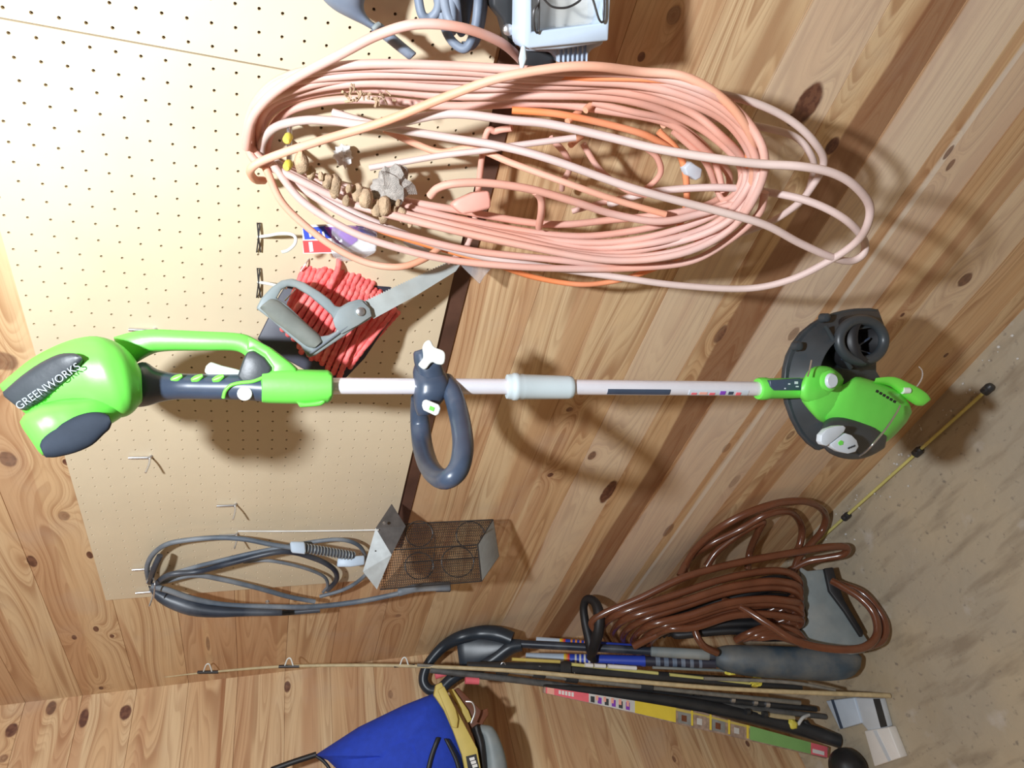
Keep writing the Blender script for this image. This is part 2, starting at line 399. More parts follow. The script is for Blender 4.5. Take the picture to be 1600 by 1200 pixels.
def boards(axis, a0, a1, z0, z1):
    mb = MB(); k = math.floor((z0-Z0)/BW); g = .0013; bv = .0006
    while Z0+k*BW < z1:
        lo = Z0+k*BW; hi = lo+BW; k += 1
        prof = [(0.02, lo), (bv+.0010, lo+.00015), (0, lo+bv), (0, hi-bv), (bv+.0010, hi-.00015), (0.02, hi)]
        vs = []
        for a in (a0, a1):
            for dd, z in prof: vs.append((a, dd, z) if axis == 0 else (XC-dd, a, z))
        n = len(prof); fs = [(i, i+1, i+1+n, i+n) for i in range(n-1)]+[tuple(range(n)), tuple(range(n, 2*n))]
        fs.append((0, n, 2*n-1, n-1)); mb.add(vs, fs)
    return mb
tag(boards(0, XC, 1.5, 0, 2.6).make('wall_back', mw, smooth=False, origin=(0, 0, 0)), 'knotty pine plank wall behind the pegboard and the hanging tools', kind='structure')
tag(boards(1, -3.2, 0, 0, 2.6).make('wall_left', ms, smooth=False, origin=(0, 0, 0)), 'knotty pine plank wall beyond the corner', kind='structure')
# floor: worn grey-tan concrete
m = bpy.data.materials.new('concrete'); m.use_nodes = True; nt = m.node_tree; N = nt.nodes; L = nt.links; b = N['Principled BSDF']
tc = N.new('ShaderNodeTexCoord')
def nzz(s, det, sx=1, sy=1, rot=0):
    mp = N.new('ShaderNodeMapping'); mp.inputs['Scale'].default_value = (sx, sy, 1); mp.inputs['Rotation'].default_value = (0, 0, rot); L.new(tc.outputs['Object'], mp.inputs['Vector'])
    n = N.new('ShaderNodeTexNoise'); n.inputs['Scale'].default_value = s; n.inputs['Detail'].default_value = det; L.new(mp.outputs[0], n.inputs['Vector']); return n.outputs['Fac']
def mxr(f, lo, hi, a, c, amt=1):
    r = N.new('ShaderNodeMapRange'); r.inputs['From Min'].default_value = lo; r.inputs['From Max'].default_value = hi; r.inputs['To Max'].default_value = amt; L.new(f, r.inputs['Value'])
    n = N.new('ShaderNodeMix'); n.data_type = 'RGBA'; L.new(r.outputs[0], n.inputs['Factor'])
    for k, v in (('A', a), ('B', c)):
        if isinstance(v, tuple): n.inputs[k].default_value = (*v, 1)
        else: L.new(v, n.inputs[k])
    return n.outputs['Result']
c = mxr(nzz(3, 6), .4, .62, (.41, .36, .275), (.48, .405, .285))
c = mxr(nzz(1.7, 6), .5, .62, c, (.30, .22, .12), .55)
c = mxr(nzz(5, 5, 1, 5, 2.05), .52, .7, c, (.26, .21, .15), .75)
c = mxr(nzz(9, 8), .62, .72, c, (.58, .56, .53), .55)
c = mxr(nzz(60, 3), .62, .75, c, (.16, .14, .12), .7)
L.new(c, b.inputs['Base Color']); b.inputs['Roughness'].default_value = .85
bp = N.new('ShaderNodeBump'); bp.inputs['Strength'].default_value = .5; bp.inputs['Distance'].default_value = .004
L.new(nzz(45, 7), bp.inputs['Height']); L.new(bp.outputs[0], b.inputs['Normal'])
tag(mk('floor', [(XC-.05, -3.2, 0), (1.5, -3.2, 0), (1.5, .05, 0), (XC-.05, .05, 0), (XC-.05, -3.2, -.08), (1.5, -3.2, -.08), (1.5, .05, -.08), (XC-.05, .05, -.08)],
       [(0, 1, 2, 3), (4, 5, 6, 7), (0, 1, 5, 4), (1, 2, 6, 5), (2, 3, 7, 6), (3, 0, 4, 7)], m, smooth=False, origin=(0, 0, 0)), 'worn tan concrete floor slab', kind='structure')
# pegboards with real holes, 5 mm board standing 14 mm off the wall
PZ = 1.918; PF = .0005                      # front face almost at y=0 of the calibration plane -> planks stand back
def pegboard(name, x0, x1, z0, z1, label, yf=-.016):
    g = .0254; rh = .0020; th = .005; mb = MB()
    xs = [x0]+[k*g+g/2 for k in range(math.ceil((x0-.004)/g), math.floor((x1-.004)/g)) if x0+.006 < k*g+g/2 < x1-.006]+[x1]
    zs = [z0]+[PZ+k*g+g/2 for k in range(-60, 30) if z0+.006 < PZ+k*g+g/2 < z1-.006]+[z1]
    for a, b_ in zip(xs[:-1], xs[1:]):
        for c_, d_ in zip(zs[:-1], zs[1:]):
            hx = round((a+b_)/2/g)*g; hz = PZ+round(((c_+d_)/2-PZ)/g)*g
            sq = [(a, c_), ((a+b_)/2, c_), (b_, c_), (b_, (c_+d_)/2), (b_, d_), ((a+b_)/2, d_), (a, d_), (a, (c_+d_)/2)]
            if not (a+.004 < hx < b_-.004 and c_+.004 < hz < d_-.004):
                mb.add([(p[0], yf, p[1]) for p in sq], [tuple(range(8))]); continue
            an = [math.radians(-135+45*k) for k in range(8)]
            ci = [(hx+rh*math.cos(t), hz+rh*math.sin(t)) for t in an]
            v = [(p[0], yf, p[1]) for p in sq]+[(p[0], yf, p[1]) for p in ci]+[(p[0], yf+th, p[1]) for p in ci]
            f = []
            for k in range(8):
                j = (k+1) % 8; f += [(k, j, 8+j, 8+k), (8+k, 8+j, 16+j, 16+k)]
            mb.add(v, f)
    mb.add([(x0, yf, z0), (x1, yf, z0), (x1, yf, z1), (x0, yf, z1), (x0, yf+th, z0), (x1, yf+th, z0), (x1, yf+th, z1), (x0, yf+th, z1)],
           [(0, 1, 5, 4), (1, 2, 6, 5), (2, 3, 7, 6), (3, 0, 4, 7)])
    me = bpy.data.meshes.new(name); me.from_pydata(mb.v, [], mb.f); me.update(); me.materials.append(MATS['pegboard'])
    o = bpy.data.objects.new(name, me); COL.objects.link(o); tag(o, label, 'pegboard'); return o
YF = -.009
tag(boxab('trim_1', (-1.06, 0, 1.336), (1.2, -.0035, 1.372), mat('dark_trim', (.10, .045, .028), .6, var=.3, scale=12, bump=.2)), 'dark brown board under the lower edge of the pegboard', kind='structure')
pegboard('pegboard', -1.19, .013, 1.366, 1.978, 'tan pegboard panel that carries the trimmer, the seam along its right edge', YF)
pegboard('pegboard', .0150, 1.2, 1.379, 1.990, 'tan pegboard panel on the far side of the seam, under the grey work light', YF)
#@@OBJECTS
# ================================================================== THE STRING TRIMMER
# hangs by its trigger guard on a peg; its plane of symmetry stands square to the wall
TR = root('string_trimmer', W(850, 605, .24), 'bright green and charcoal cordless string trimmer with a silver shaft, hanging on the pegboard', 'string trimmer')
PA, PB = W(520, 603, .225), W(1190, 607.5, .280)
FU = face(120, 610, .23)                       # housing plane, facing the room
FS = lean(PA, PB)
HO = MB()
hs = loft('housing', [((0, 603), (47, 650)), ((22, 584), (68, 650)), ((50, 562), (100, 648)), ((85, 543), (133, 648)), ((118, 531), (163, 652)), ((152, 527), (192, 652)), ((185, 537), (207, 645)), ((208, 557), (216, 635)), ((220, 578), (222, 628))],
          FU, [.030, .04, .048, .054, .06, .062, .055, .042, .034], 'green', TR, seg=32, pw=2.4)
loft('battery_bay', [((34, 664), (68, 714)), ((44, 652), (84, 712)), ((66, 638), (108, 702)), ((100, 628), (135, 690)), ((135, 622), (160, 672)), ((165, 612), (185, 656)), ((190, 600), (205, 640))],
     FU, [.03, .038, .042, .042, .04, .034, .025], 'green', TR, push=[.030, .034, .032, .028, .02, .01, 0], seg=28, pw=2.6)
loft('battery', [((64, 698), (73, 717)), ((72, 688), (90, 718)), ((92, 673), (120, 712)), ((118, 660), (147, 700)), ((142, 652), (165, 684)), ((160, 649), (172, 674)), ((170, 651), (175, 665))],
     FU, .010, 'matteblack', TR, push=.066, seg=24, pw=2.6, sub=3)
LPN = loft('label_panel', [((12, 619), (46, 646)), ((40, 595), (70, 634)), ((70, 577), (98, 614)), ((100, 565), (122, 594)), ((122, 563), (133, 580)), ((132, 567), (136, 574))],
     FU, .012, 'charcoal', TR, push=[.026, .038, .046, .053, .056, .056], seg=20, pw=3)
a, b_ = FU(30, 641, .050), FU(120, 580, .066)
text('lettering', 'GREENWORKS', a, b_-a, V(0, 0, 1)*0+np.cross(b_-a, FU.n)*(-1 if (np.cross(b_-a, FU.n) @ (FU(60, 600)-FU(70, 615))) < 0 else 1), .0120, 'lettergrey', LPN)
GR = loft('grip', [((206, 590), (206, 628)), ((212, 570), (213, 636)), ((228, 566), (232, 634)), ((246, 577), (252, 628)), ((275, 583), (280, 624)), ((330, 584), (330, 624)), ((380, 584), (380, 625)), ((411, 586), (412, 628))],
     FS, [.02, .034, .034, .028, .022, .021, .022, .024], 'navy', TR, seg=24)
for px in (276, 308, 341):
    loft('grip_inlay', [((px-9, 593), (px-7, 599)), ((px-2, 589), (px+3, 599)), ((px+8, 586), (px+10, 592))], FS, .004, 'green2', GR, push=.0185, seg=14, pw=2)
tube('inlay_stripe', [FS(349, 622, .020), FS(352, 611, .0225), FS(361, 602, .0235), FS(376, 598, .023), FS(395, 596, .0225), FS(411, 590, .021)], .0023, 'green2', GR, seg=8)
lathe('side_button', [(0, .009), (.004, .009), (.006, .006)], FS(383, 615, .019), -FS.n*(1 if (FS.n @ ray(383, 615)) > 0 else -1), 'white_plastic', TR, seg=16)
slab('trigger_base', [(370, 588), (380, 560), (385, 550), (395, 547), (412, 558), (424, 574), (420, 592), (405, 600), (380, 600)], FS, .036, 'charcoal', TR, off=.021, bevel=.003)
slab('guard_web', [(386, 524), (420, 542), (452, 566), (464, 577), (464, 604), (414, 604), (422, 590), (425, 574), (412, 556), (396, 546), (384, 549)], FS, .030, 'green', TR, off=.018, bevel=.004)
slab('trigger', [(318, 582), (321, 572), (328, 565), (345, 571), (366, 576), (380, 580), (378, 590), (330, 588)], FS, .012, 'white_plastic', TR, off=.006, bevel=.003)
loft('guard_bar', [((178, 528), (205, 572)), ((192, 524), (222, 560)), ((212, 519), (240, 551)), ((240, 515.5), (252, 549)), ((270, 516), (274, 548)), ((320, 518), (320, 548)), ((365, 520), (362, 548)), ((388, 524), (378, 552)), ((408, 536), (388, 560)), ((432, 553), (412, 572)), ((452, 568), (424, 592))],
     FS, .017, 'green', TR, seg=20, pw=3, push=0)
loft('collar', [((410, 577), (410, 629)), ((418, 576), (420, 630)), ((455, 574), (455, 631)), ((464, 577), (464, 631)), ((512, 578), (512, 630)), ((518, 582), (518, 625))], FS, .026, 'green', TR, seg=28, pw=2.6, sub=1)
loft('collar_clip', [((462, 624), (470, 637)), ((476, 628), (478, 636)), ((498, 625), (500, 634)), ((504, 620), (508, 630))], FS, .006, 'green', TR, push=.012, seg=12)
def shaft(name, p0, p1, hw, m, **k):
    A, B = FS(*p0), FS(*p1); r = hw/pxm((A+B)/2); return lathe(name, [(0, r), (np.linalg.norm(B-A), r)], A, B-A, m, TR, seg=32, **k)
shaft('upper_shaft', (505, 603), (800, 604), 12.6, 'alu')
shaft('lower_shaft', (885, 604.7), (1200, 607.5), 11.6, 'alu')
A, B = FS(792, 604), FS(895, 605.4); u = B-A; Ln = np.linalg.norm(u); k_ = 1/pxm(A)
lathe('shaft_coupling', [(0, 19*k_), (.004, 20*k_), (Ln*.07, 20*k_), (Ln*.09, 21.5*k_), (Ln*.15, 22*k_), (Ln*.17, 20.3*k_), (Ln*.24, 20.6*k_), (Ln*.25, 20*k_), (Ln*.92, 18.6*k_), (Ln*.98, 17.8*k_), (Ln, 15*k_)], A, u, 'coupling', TR, seg=36)
# printed stickers wrapped on the shaft
def wrap(name, x0, x1, a0, a1, m, parent, extra=.0006, hw=11.6):
    A, B = FS(x0, 604.7+(x0-885)*.0089), FS(x1, 604.7+(x1-885)*.0089); u = (B-A); r = hw/pxm((A+B)/2)+extra
    un = u/np.linalg.norm(u); v = -FS.n*(1 if (FS.n @ (A-CAM)) > 0 else -1); v -= un*(v@un); v /= np.linalg.norm(v); w = np.cross(un, v)
    if (FS(x0, 620)-FS(x0, 600)) @ w < 0: w = -w
    vs = []; n = 8
    for q in (A, B):
        for rr in (r, r-.0012):
            for i in range(n+1):
                t = math.radians(a0+(a1-a0)*i/n); vs.append(q+rr*(math.cos(t)*v+math.sin(t)*w))
    m1 = n+1; fs = []
    for i in range(n): fs += [(i, i+1, 2*m1+i+1, 2*m1+i), (m1+i, m1+i+1, 3*m1+i+1, 3*m1+i), (i, i+1, m1+i+1, m1+i), (2*m1+i, 2*m1+i+1, 3*m1+i+1, 3*m1+i)]
    fs += [(0, m1, 3*m1, 2*m1), (n, m1+n, 3*m1+n, 2*m1+n)]
    return mk(name, vs, fs, m, parent)
wrap('rating_label', 946, 1043, 12, 62, 'navy', TR)
st = wrap('warning_sticker', 1072, 1164, 14, 60, 'grey_plate', TR)
for x0, x1, a0, a1, mm in ((1076, 1084, 35, 52, 'pinkred'), (1088, 1100, 30, 50, 'plugpink'), (1104, 1112, 34, 54, 'pinkred'), (1120, 1128, 20, 50, 'purple'), (1133, 1140, 24, 48, 'navy'), (1145, 1152, 30, 54, 'pinkred')):
    wrap('print_block', x0, x1, a0, a1, mm, st, .0014)
# auxiliary handle: loop square to the wall
AH = Pl(FS(675, 604), V(1, 0, 0.0))
hp = [(655, 622), (655, 640), (657, 668), (661, 700), (670, 728), (684, 745), (700, 748), (716, 733), (723, 705), (722, 675), (715, 640), (706, 612), (697, 595)]
hr = [13, 14, 15.5, 16, 16, 16, 16, 17, 17, 16.5, 16, 15, 13]
hd = [.19, .19, .205, .245, .31, .37, .405, .40, .375, .335, .285, .255, .225]
hp3 = [W(*q, d) for q, d in zip(hp, hd)]
tube('loop_handle', hp3, [r/pxm(q) for r, q in zip(hr, hp3)], 'navy', TR, seg=20, n=10)
loft('handle_clamp', [((648, 570), (686, 568)), ((645, 582), (694, 580)), ((647, 600), (702, 598)), ((646, 618), (700, 615)), ((648, 636), (686, 634)), ((652, 648), (672, 648))], Pl(FS(675, 604), FS.n), [.012, .02, .030, .030, .02, .012], 'navy', TR, seg=24, pw=2.6)
loft('clamp_arm', [((645, 552), (668, 545)), ((646, 565), (684, 560)), ((650, 580), (690, 572)), ((655, 598), (694, 590))], FS, [.012, .016, .018, .014], 'navy', TR, push=.010, seg=20)
slab('wing_knob', [(661, 542), (666, 533), (673, 532), (679, 542), (695, 550), (694, 568), (684, 569), (675, 566), (665, 577), (657, 573), (655, 568), (662, 558)], FS, .014, 'white_plastic', TR, off=.034, sm=4, bevel=.002)
b1 = slab('handle_button', [(661, 627), (666, 624), (686, 632), (689, 638), (686, 647), (681, 650), (662, 641), (660, 634)], AH, .008, 'white_plastic', TR, off=.012, bevel=.0015) if 0 else slab('handle_button', [(661, 627), (666, 624), (686, 632), (689, 638), (686, 647), (681, 650), (662, 641), (660, 634)], FS, .010, 'white_plastic', TR, off=.045, bevel=.002); HB = b1
slab('green_mark', [(672, 634), (679, 637), (677, 643), (670, 640)], FS, .002, 'green', HB, off=.0462)
# motor head
HD = face(1320, 610, .288)
gp = [(1372, 483), (1360, 481), (1335, 482), (1310, 487), (1290, 494), (1272, 505), (1255, 519), (1243, 535), (1233, 555), (1228, 575), (1226, 600), (1231, 630), (1240, 655), (1252, 678), (1266, 694), (1280, 704), (1292, 700), (1300, 680), (1290, 640), (1300, 620), (1330, 600), (1398, 608), (1396, 604), (1376, 590), (1370, 580), (1370, 560), (1374, 545), (1383, 530), (1381, 512), (1370, 496)]
slab('debris_guard', gp, HD, .010, 'guard', TR, off=-.03, bevel=.002)
# curved skirt rising from the guard's outer rim
sk = [(1372, 483), (1335, 482), (1300, 490), (1265, 511), (1243, 537), (1230, 570), (1227, 605), (1236, 648), (1256, 684), (1280, 704)]
A_ = smoothpath([HD(x, y, -.035) for x, y in sk], 6); c0 = HD(1330, 590, .02)
B_ = [p+(c0-p)*.30+(-HD.n*(1 if (HD.n@(HD.o-CAM)) > 0 else -1))*.028 for p in A_]
v = []; f = []; n_ = len(A_)
for q in (A_, B_, [p+(c0-p)*.02 for p in B_], [p+(c0-p)*.02 for p in A_]): v += list(q)
for i in range(n_-1):
    for r_ in range(4): s_ = (r_+1) % 4; f.append((r_*n_+i, r_*n_+i+1, s_*n_+i+1, s_*n_+i))
f += [(0, n_, 2*n_, 3*n_), (n_-1, 2*n_-1, 3*n_-1, 4*n_-1)]
mk('guard_skirt', v, f, 'guard', TR)
loft('guard_rib', [((1284, 512), (1288, 510)), ((1303, 545), (1308, 542)), ((1325, 580), (1330, 576))], HD, .004, 'guard', TR, push=.005, seg=10)
for q in ((1284, 497), (1241, 541)): lathe('guard_screw', [(0, .008), (.012, .007), (.014, .003)], HD(*q, -.02), -HD.n*(1 if (HD.n@(HD.o-CAM)) > 0 else -1), 'guard', TR, seg=14)
nv = -HD.n*(1 if (HD.n@(HD.o-CAM)) > 0 else -1)
def ringp(cx, cy, rx, ry, P, off, n=24, a0=0, a1=360, rot=0):
    o = []
    for i in range(n):
        t = math.radians(a0+(a1-a0)*i/(n if a1-a0 == 360 else n-1)); x, y = rx*math.cos(t), ry*math.sin(t); c_, s_ = math.cos(math.radians(rot)), math.sin(math.radians(rot))
        o.append(P(cx+x*c_-y*s_, cy+x*s_+y*c_, off))
    return o
k2 = 1/pxm(HD(1340, 540))
sp = lathe('spool_housing', [(-.03, 41*k2), (-.02, 43*k2), (.0, 43*k2), (.008, 41*k2), (.014, 37*k2), (.015, 31*k2), (.004, 29*k2), (-.016, 28*k2)], HD(1346, 533), mid(nv, V(.35, 0, -.5), .25), 'black', TR, seg=40)
tube('spool_rim', ringp(1346, 532, 35, 32, HD, .010), 8*k2, 'guard', TR, closed=True, seg=12, n=3)
lathe('spool_hub', [(-.015, 11*k2), (.004, 10*k2), (.008, 7*k2), (.009, 2*k2)], HD(1334, 545), nv, 'navy', TR, seg=20)
for ang in (20, 80, 140, 205, 265, 325):
    c_ = HD(1334, 545, .002); e_ = HD(1336+27*math.cos(math.radians(ang)), 544+27*math.sin(math.radians(ang)), .0)
    tube('spool_spoke', [c_, mid(c_, e_), e_], 1.8*k2, 'navy', TR, seg=8)
loft('motor_housing', [((1298, 607), (1290, 668)), ((1318, 605), (1298, 672)), ((1336, 592), (1320, 680)), ((1358, 596), (1342, 688)), ((1382, 606), (1362, 692)), ((1404, 620), (1380, 694)), ((1417, 640), (1397, 682)), ((1420, 652), (1412, 666))],
     HD, [.03, .038, .045, .048, .048, .044, .034, .018], 'green', TR, push=.015, seg=28, pw=2.3)
loft('motor_neck', [((1262, 590), (1252, 630)), ((1275, 580), (1270, 648)), ((1300, 600), (1282, 662)), ((1325, 612), (1305, 668))], HD, [.02, .028, .03, .03], 'green', TR, push=.02, seg=24)
loft('motor_cap', [((1286, 660), (1284, 694)), ((1296, 650), (1296, 704)), ((1318, 646), (1318, 712)), ((1345, 652), (1342, 715)), ((1368, 666), (1362, 712)), ((1384, 684), (1380, 704))],
     HD, [.022, .034, .038, .036, .03, .016], 'charcoal', TR, push=.034, seg=24, pw=2.3)
slab('grey_cap_plate', [(1283, 690), (1284, 680), (1292, 671), (1306, 666), (1318, 665), (1322, 668), (1319, 675), (1310, 683), (1299, 692), (1292, 697), (1286, 695)], HD, .010, 'grey_plate', TR, off=.0735, bevel=.001)
gp2 = slab('grey_cap_plate', [(1298, 694), (1310, 685), (1322, 677), (1331, 680), (1339, 688), (1342, 698), (1337, 706), (1325, 709), (1312, 706), (1302, 700)], HD, .010, 'grey_plate', TR, off=.0735, bevel=.001)
slab('green_emblem', [(1310, 692), (1314, 688), (1318, 690), (1317, 695), (1312, 696)], HD, .001, 'green', gp2, off=.0745)
for i in range(3): slab('cap_print', [(1325+i*4, 700-i*1.5), (1328+i*4, 698-i*1.5), (1329+i*4, 700-i*1.5), (1326+i*4, 702-i*1.5)], HD, .001, 'charcoal', gp2, off=.0745)
loft('pivot_knuckle', [((1254, 596), (1250, 624)), ((1263, 580), (1260, 630)), ((1278, 573), (1275, 634)), ((1298, 576), (1293, 632)), ((1312, 590), (1305, 622)), ((1316, 600), (1312, 612))], HD, [.018, .026, .03, .03, .024, .014], 'green', TR, push=.024, seg=24, pw=2.4)
c_ = HD(1293, 595, .052); lathe('pivot_button', [(0, 15*k2), (.004, 15*k2), (.006, 12*k2)], c_, nv, 'green', TR, seg=24)
lathe('grey_pivot_button', [(0, 11*k2), (.0075, 11*k2), (.010, 9*k2)], c_, nv, 'grey_plate', TR, seg=24)
A, B = FS(1184, 607.5), FS(1266, 606); u = B-A; Ln = np.linalg.norm(u)
lathe('lower_collar', [(0, 15.5*k2), (Ln*.04, 16.8*k2), (Ln*.15, 16.8*k2), (Ln*.2, 15.5*k2), (Ln*.9, 15.5*k2), (Ln, 17*k2)], A, u, 'green', TR, seg=28)
lp = slab('collar_label', [(1203, 594), (1250, 591), (1256, 593), (1259, 610), (1210, 610), (1204, 604)], FS, .010, 'navy', TR, off=.0195, bevel=.001)
for q in ((1242, 598, 5, 4), (1232, 600, 3, 2), (1226, 607, 2, 2), (1244, 604, 4, 2)): slab('label_print', [(q[0], q[1]-q[3]/2), (q[0]+q[2], q[1]-q[3]/2), (q[0]+q[2], q[1]+q[3]/2), (q[0], q[1]+q[3]/2)], FS, .001, 'grey_plate', lp, off=.0203)
loft('edge_bracket', [((1366, 600), (1364, 607)), ((1392, 602), (1387, 614)), ((1411, 614), (1402, 630)), ((1430, 632), (1416, 646)), ((1434, 640), (1424, 648))], HD, [.008, .010, .012, .010, .006], 'green2', TR, push=.036, seg=16, pw=3)
for i in range(6): slab('vent_slot', [(1371+i*5.4, 609+i*3.2), (1374+i*5.4, 610.5+i*3.2), (1372.5+i*5.4, 614+i*3.2), (1369.5+i*5.4, 612.5+i*3.2)], HD, .002, 'black', TR, off=.0685-.003*i)
tube('wire_foot', [HD(1406, 634, .05), HD(1400, 646, .06), HD(1384, 670, .075), HD(1364, 694, .08), HD(1352, 706, .06), HD(1340, 714, .03)], .0016, 'steel', TR, seg=8)
lathe('line_eyelet', [(0, .006), (.012, .005)], HD(1410, 610, .03), V(.2, -.2, -1), 'white_plastic', TR, seg=12)
tube('cutting_line', [HD(1416, 612, .03), HD(1430, 606, .03), HD(1440, 592, .03), HD(1441, 580, .03), HD(1436, 573, .03)], .0010, 'bagclear', TR, seg=6)
tube('spring_wire', [HD(1262, 588, .05), HD(1265, 578, .045), HD(1268, 563, .04)], .0012, 'steel', TR, seg=6)

# ================================================================== EXTENSION CORDS
CORDS = {}
def D(l, d0=.1):                                # list of (px,py[,d]) -> points
    out = []
    for q in l:
        d = q[2] if len(q) > 2 else d0; t = min(1, max(0, (q[0]-500)/800)) if q[1] < 460 and q[0] > 500 else 0
        out.append(W(q[0], q[1], d*(1+.32*t)))
    return out
outer = [(384, 215, .035), (400, 160, .045), (450, 118, .06), (560, 100, .08), (700, 104, .095), (850, 112, .11), (1000, 118, .13), (1100, 140, .15), (1160, 180, .16), (1195, 240, .17), (1185, 300, .17), (1140, 360, .16), (1060, 397, .15), (950, 405, .13), (800, 380, .11), (650, 345, .09), (540, 315, .07), (450, 272, .05), (400, 250, .04)]
inner = [(417, 235, .03), (428, 195, .04), (470, 170, .05), (560, 160, .06), (700, 168, .07), (850, 165, .09), (950, 172, .10), (1040, 195, .11), (1100, 235, .12), (1135, 275, .12), (1125, 312, .12), (1060, 332, .12), (950, 345, .11), (850, 352, .10), (700, 328, .08), (600, 305, .06), (510, 285, .05), (450, 265, .04), (425, 250, .035)]
def loop(t, jit, sd, sx=0, sy=0, dd=0):
    rr = random.Random(sd); out = []
    for o, i in zip(outer, inner):
        out.append((o[0]*(1-t)+i[0]*t+rr.uniform(-jit, jit)+sx, o[1]*(1-t)+i[1]*t+rr.uniform(-jit, jit)*.7+sy, o[2]*(1-t)+i[2]*t+rr.uniform(-.006, .010)+dd))
    return out
CR = .0051
EC = root('extension_cord', W(452, 250, .03), 'faded pink extension cord wound in a long thick coil over two pegs', 'extension cord')
# the wound turns are one continuous run spiralling inwards
pts = []
for k, (t, sd) in enumerate(((.0, 1), (.10, 2), (.22, 3), (.36, 4), (.52, 6), (.68, 7), (.97, 9))):
    pts += loop(t, 5.0 if k else 2, sd, dd=-.004*k+.006)
tube('cord', D(pts), CR, 'pinkcord', EC, seg=10, n=6)
tube('cord', D([(412, 282, .03), (398, 280, .05), (392, 264, .07), (420, 247, .075), (500, 220, .10), (600, 190, .12), (700, 150, .13), (780, 122, .14), (870, 106, .15), (930, 104, .15), (1000, 112, .14), (1070, 120, .15), (1130, 155, .16), (1170, 205, .165), (1178, 250, .16), (1172, 310, .15)]), CR, 'peachcord', EC, seg=10)
tube('cord', D([(384, 232, .05), (392, 190, .06), (412, 160, .065), (440, 136, .07), (480, 112, .08), (530, 86, .10), (590, 55, .11), (650, 38, .12), (720, 43, .12), (780, 65, .10), (812, 92, .07), (820, 108, .05)]), CR*1.02, 'pinkcord', EC, seg=10)
tube('cord', D([(415, 262, .06), (440, 315, .07), (480, 355, .08), (525, 388, .09), (575, 411, .095), (624, 417, .10), (662, 405, .09), (690, 385, .07)]), CR*.95, 'peachcord', EC, seg=10)
tube('cord', D([(425, 255, .06), (470, 312, .075), (530, 352, .09), (590, 378, .10), (690, 404, .11), (800, 416, .12), (900, 420, .12), (1000, 418, .13), (1080, 408, .14), (1140, 375, .15), (1185, 335, .16), (1195, 300, .16)]), CR, 'pinkcord', EC, seg=10)
tube('cord', D([(430, 262, .055), (480, 300, .06), (560, 345, .08), (650, 372, .09), (740, 392, .1), (850, 404, .11), (950, 412, .12), (1040, 405, .13), (1110, 375, .14), (1150, 335, .14), (1160, 315, .14)]), CR, 'pinkcord', EC, seg=10)
tube('cord', D([(672, 306, .12), (684, 294, .125), (710, 287, .13), (760, 286, .13), (830, 296, .13), (900, 316, .13), (960, 335, .13), (1030, 346, .14), (1090, 335, .14), (1150, 318, .145)]), [CR*1.05]+[CR]*9, 'pinkcord', EC, seg=10)
tube('cord', D([(836, 299, .13), (845, 310, .125), (846, 330, .12), (842, 355, .10)]), CR, 'pinkcord', EC, seg=10)
slab('plug', [(706, 320), (716, 312), (740, 301), (765, 297), (768, 312), (768, 326), (742, 332), (724, 335)], face(735, 315, .11), .022, 'plugpink', EC, off=.012, bevel=.004)
for l in ([(911, 225, .06), (938, 266, .07), (978, 296, .09), (1010, 305, .09)], [(1005, 228, .08), (1027, 247, .085), (1030, 275, .085), (995, 303, .07), (944, 316, .06), (894, 330, .05)], [(860, 215, .06), (884, 242, .06), (889, 266, .055), (880, 282, .04), (878, 296, .03)],
          [(925, 160, .09), (990, 175, .10), (1050, 190, .10), (1098, 225, .10), (1120, 262, .11), (1130, 300, .12)], [(1052, 205, .10), (1100, 250, .11), (1118, 290, .11), (1130, 312, .12), (1150, 300, .13), (1162, 270, .13)], [(700, 410, .05), (736, 370, .06), (757, 220, .06), (775, 205, .06), (800, 200, .07)]):
    tube('cord', D(l), CR*.85, 'pinkcord', EC, seg=8)
for q in ((925, 163, .10), (897, 181, .09), (901, 218, .08), (1045, 187, .10)):
    p = W(*q); tube('tie_end', [p+V(.004, .006, -.008), p, p+V(-.006, -.008, .010)], .0045, 'peachcord', EC, seg=8)
PC = root('extension_cord', W(1200, 440, .12), 'pale pinkish extension cord with long loops reaching out to the right of the coil', 'extension cord')
tube('cord', D([(407, 255, .03), (410, 222, .035), (432, 198, .05), (475, 188, .075), (520, 189, .09), (595, 196, .10), (700, 178, .11), (800, 188, .12), (860, 194, .13), (950, 214, .15), (1029, 233, .17), (1120, 248, .19), (1187, 256, .20), (1250, 260, .21), (1300, 270, .215), (1335, 290, .22), (1358, 320, .22), (1355, 352, .22), (1338, 378, .21), (1300, 405, .20), (1235, 437, .19), (1164, 451, .17), (1062, 446, .15), (978, 435, .13), (900, 424, .11), (820, 412, .10), (740, 398, .09), (650, 372, .08), (560, 336, .07), (470, 290, .05), (430, 250, .04)]), CR, 'palecord', PC, seg=10)
tube('cord', D([(520, 176, .05), (590, 196, .07), (700, 215, .09), (780, 228, .11), (860, 249, .13), (995, 296, .16), (1130, 332, .18), (1197, 352, .19), (1250, 380, .195), (1300, 402, .20), (1330, 408, .20), (1350, 395, .20), (1348, 372, .195), (1318, 341, .19), (1262, 314, .17), (1191, 299, .14), (1113, 293, .12), (1020, 300, .09), (950, 320, .07)]), CR, 'palecord', PC, seg=10)
tube('cord', D([(1040, 130, .10), (1110, 144, .12), (1180, 161, .13), (1235, 188, .14), (1272, 222, .15), (1287, 255, .15), (1266, 296, .15), (1241, 323, .145), (1197, 350, .13), (1120, 376, .12), (1020, 400, .11)]), CR*.95, 'palecord', PC, seg=10)
tube('cord', D([(1090, 180, .08), (1187, 198, .10), (1241, 213, .11), (1266, 240, .12), (1271, 268, .12), (1252, 315, .12), (1200, 348, .12), (1140, 372, .11)]), CR*.9, 'palecord', PC, seg=10)
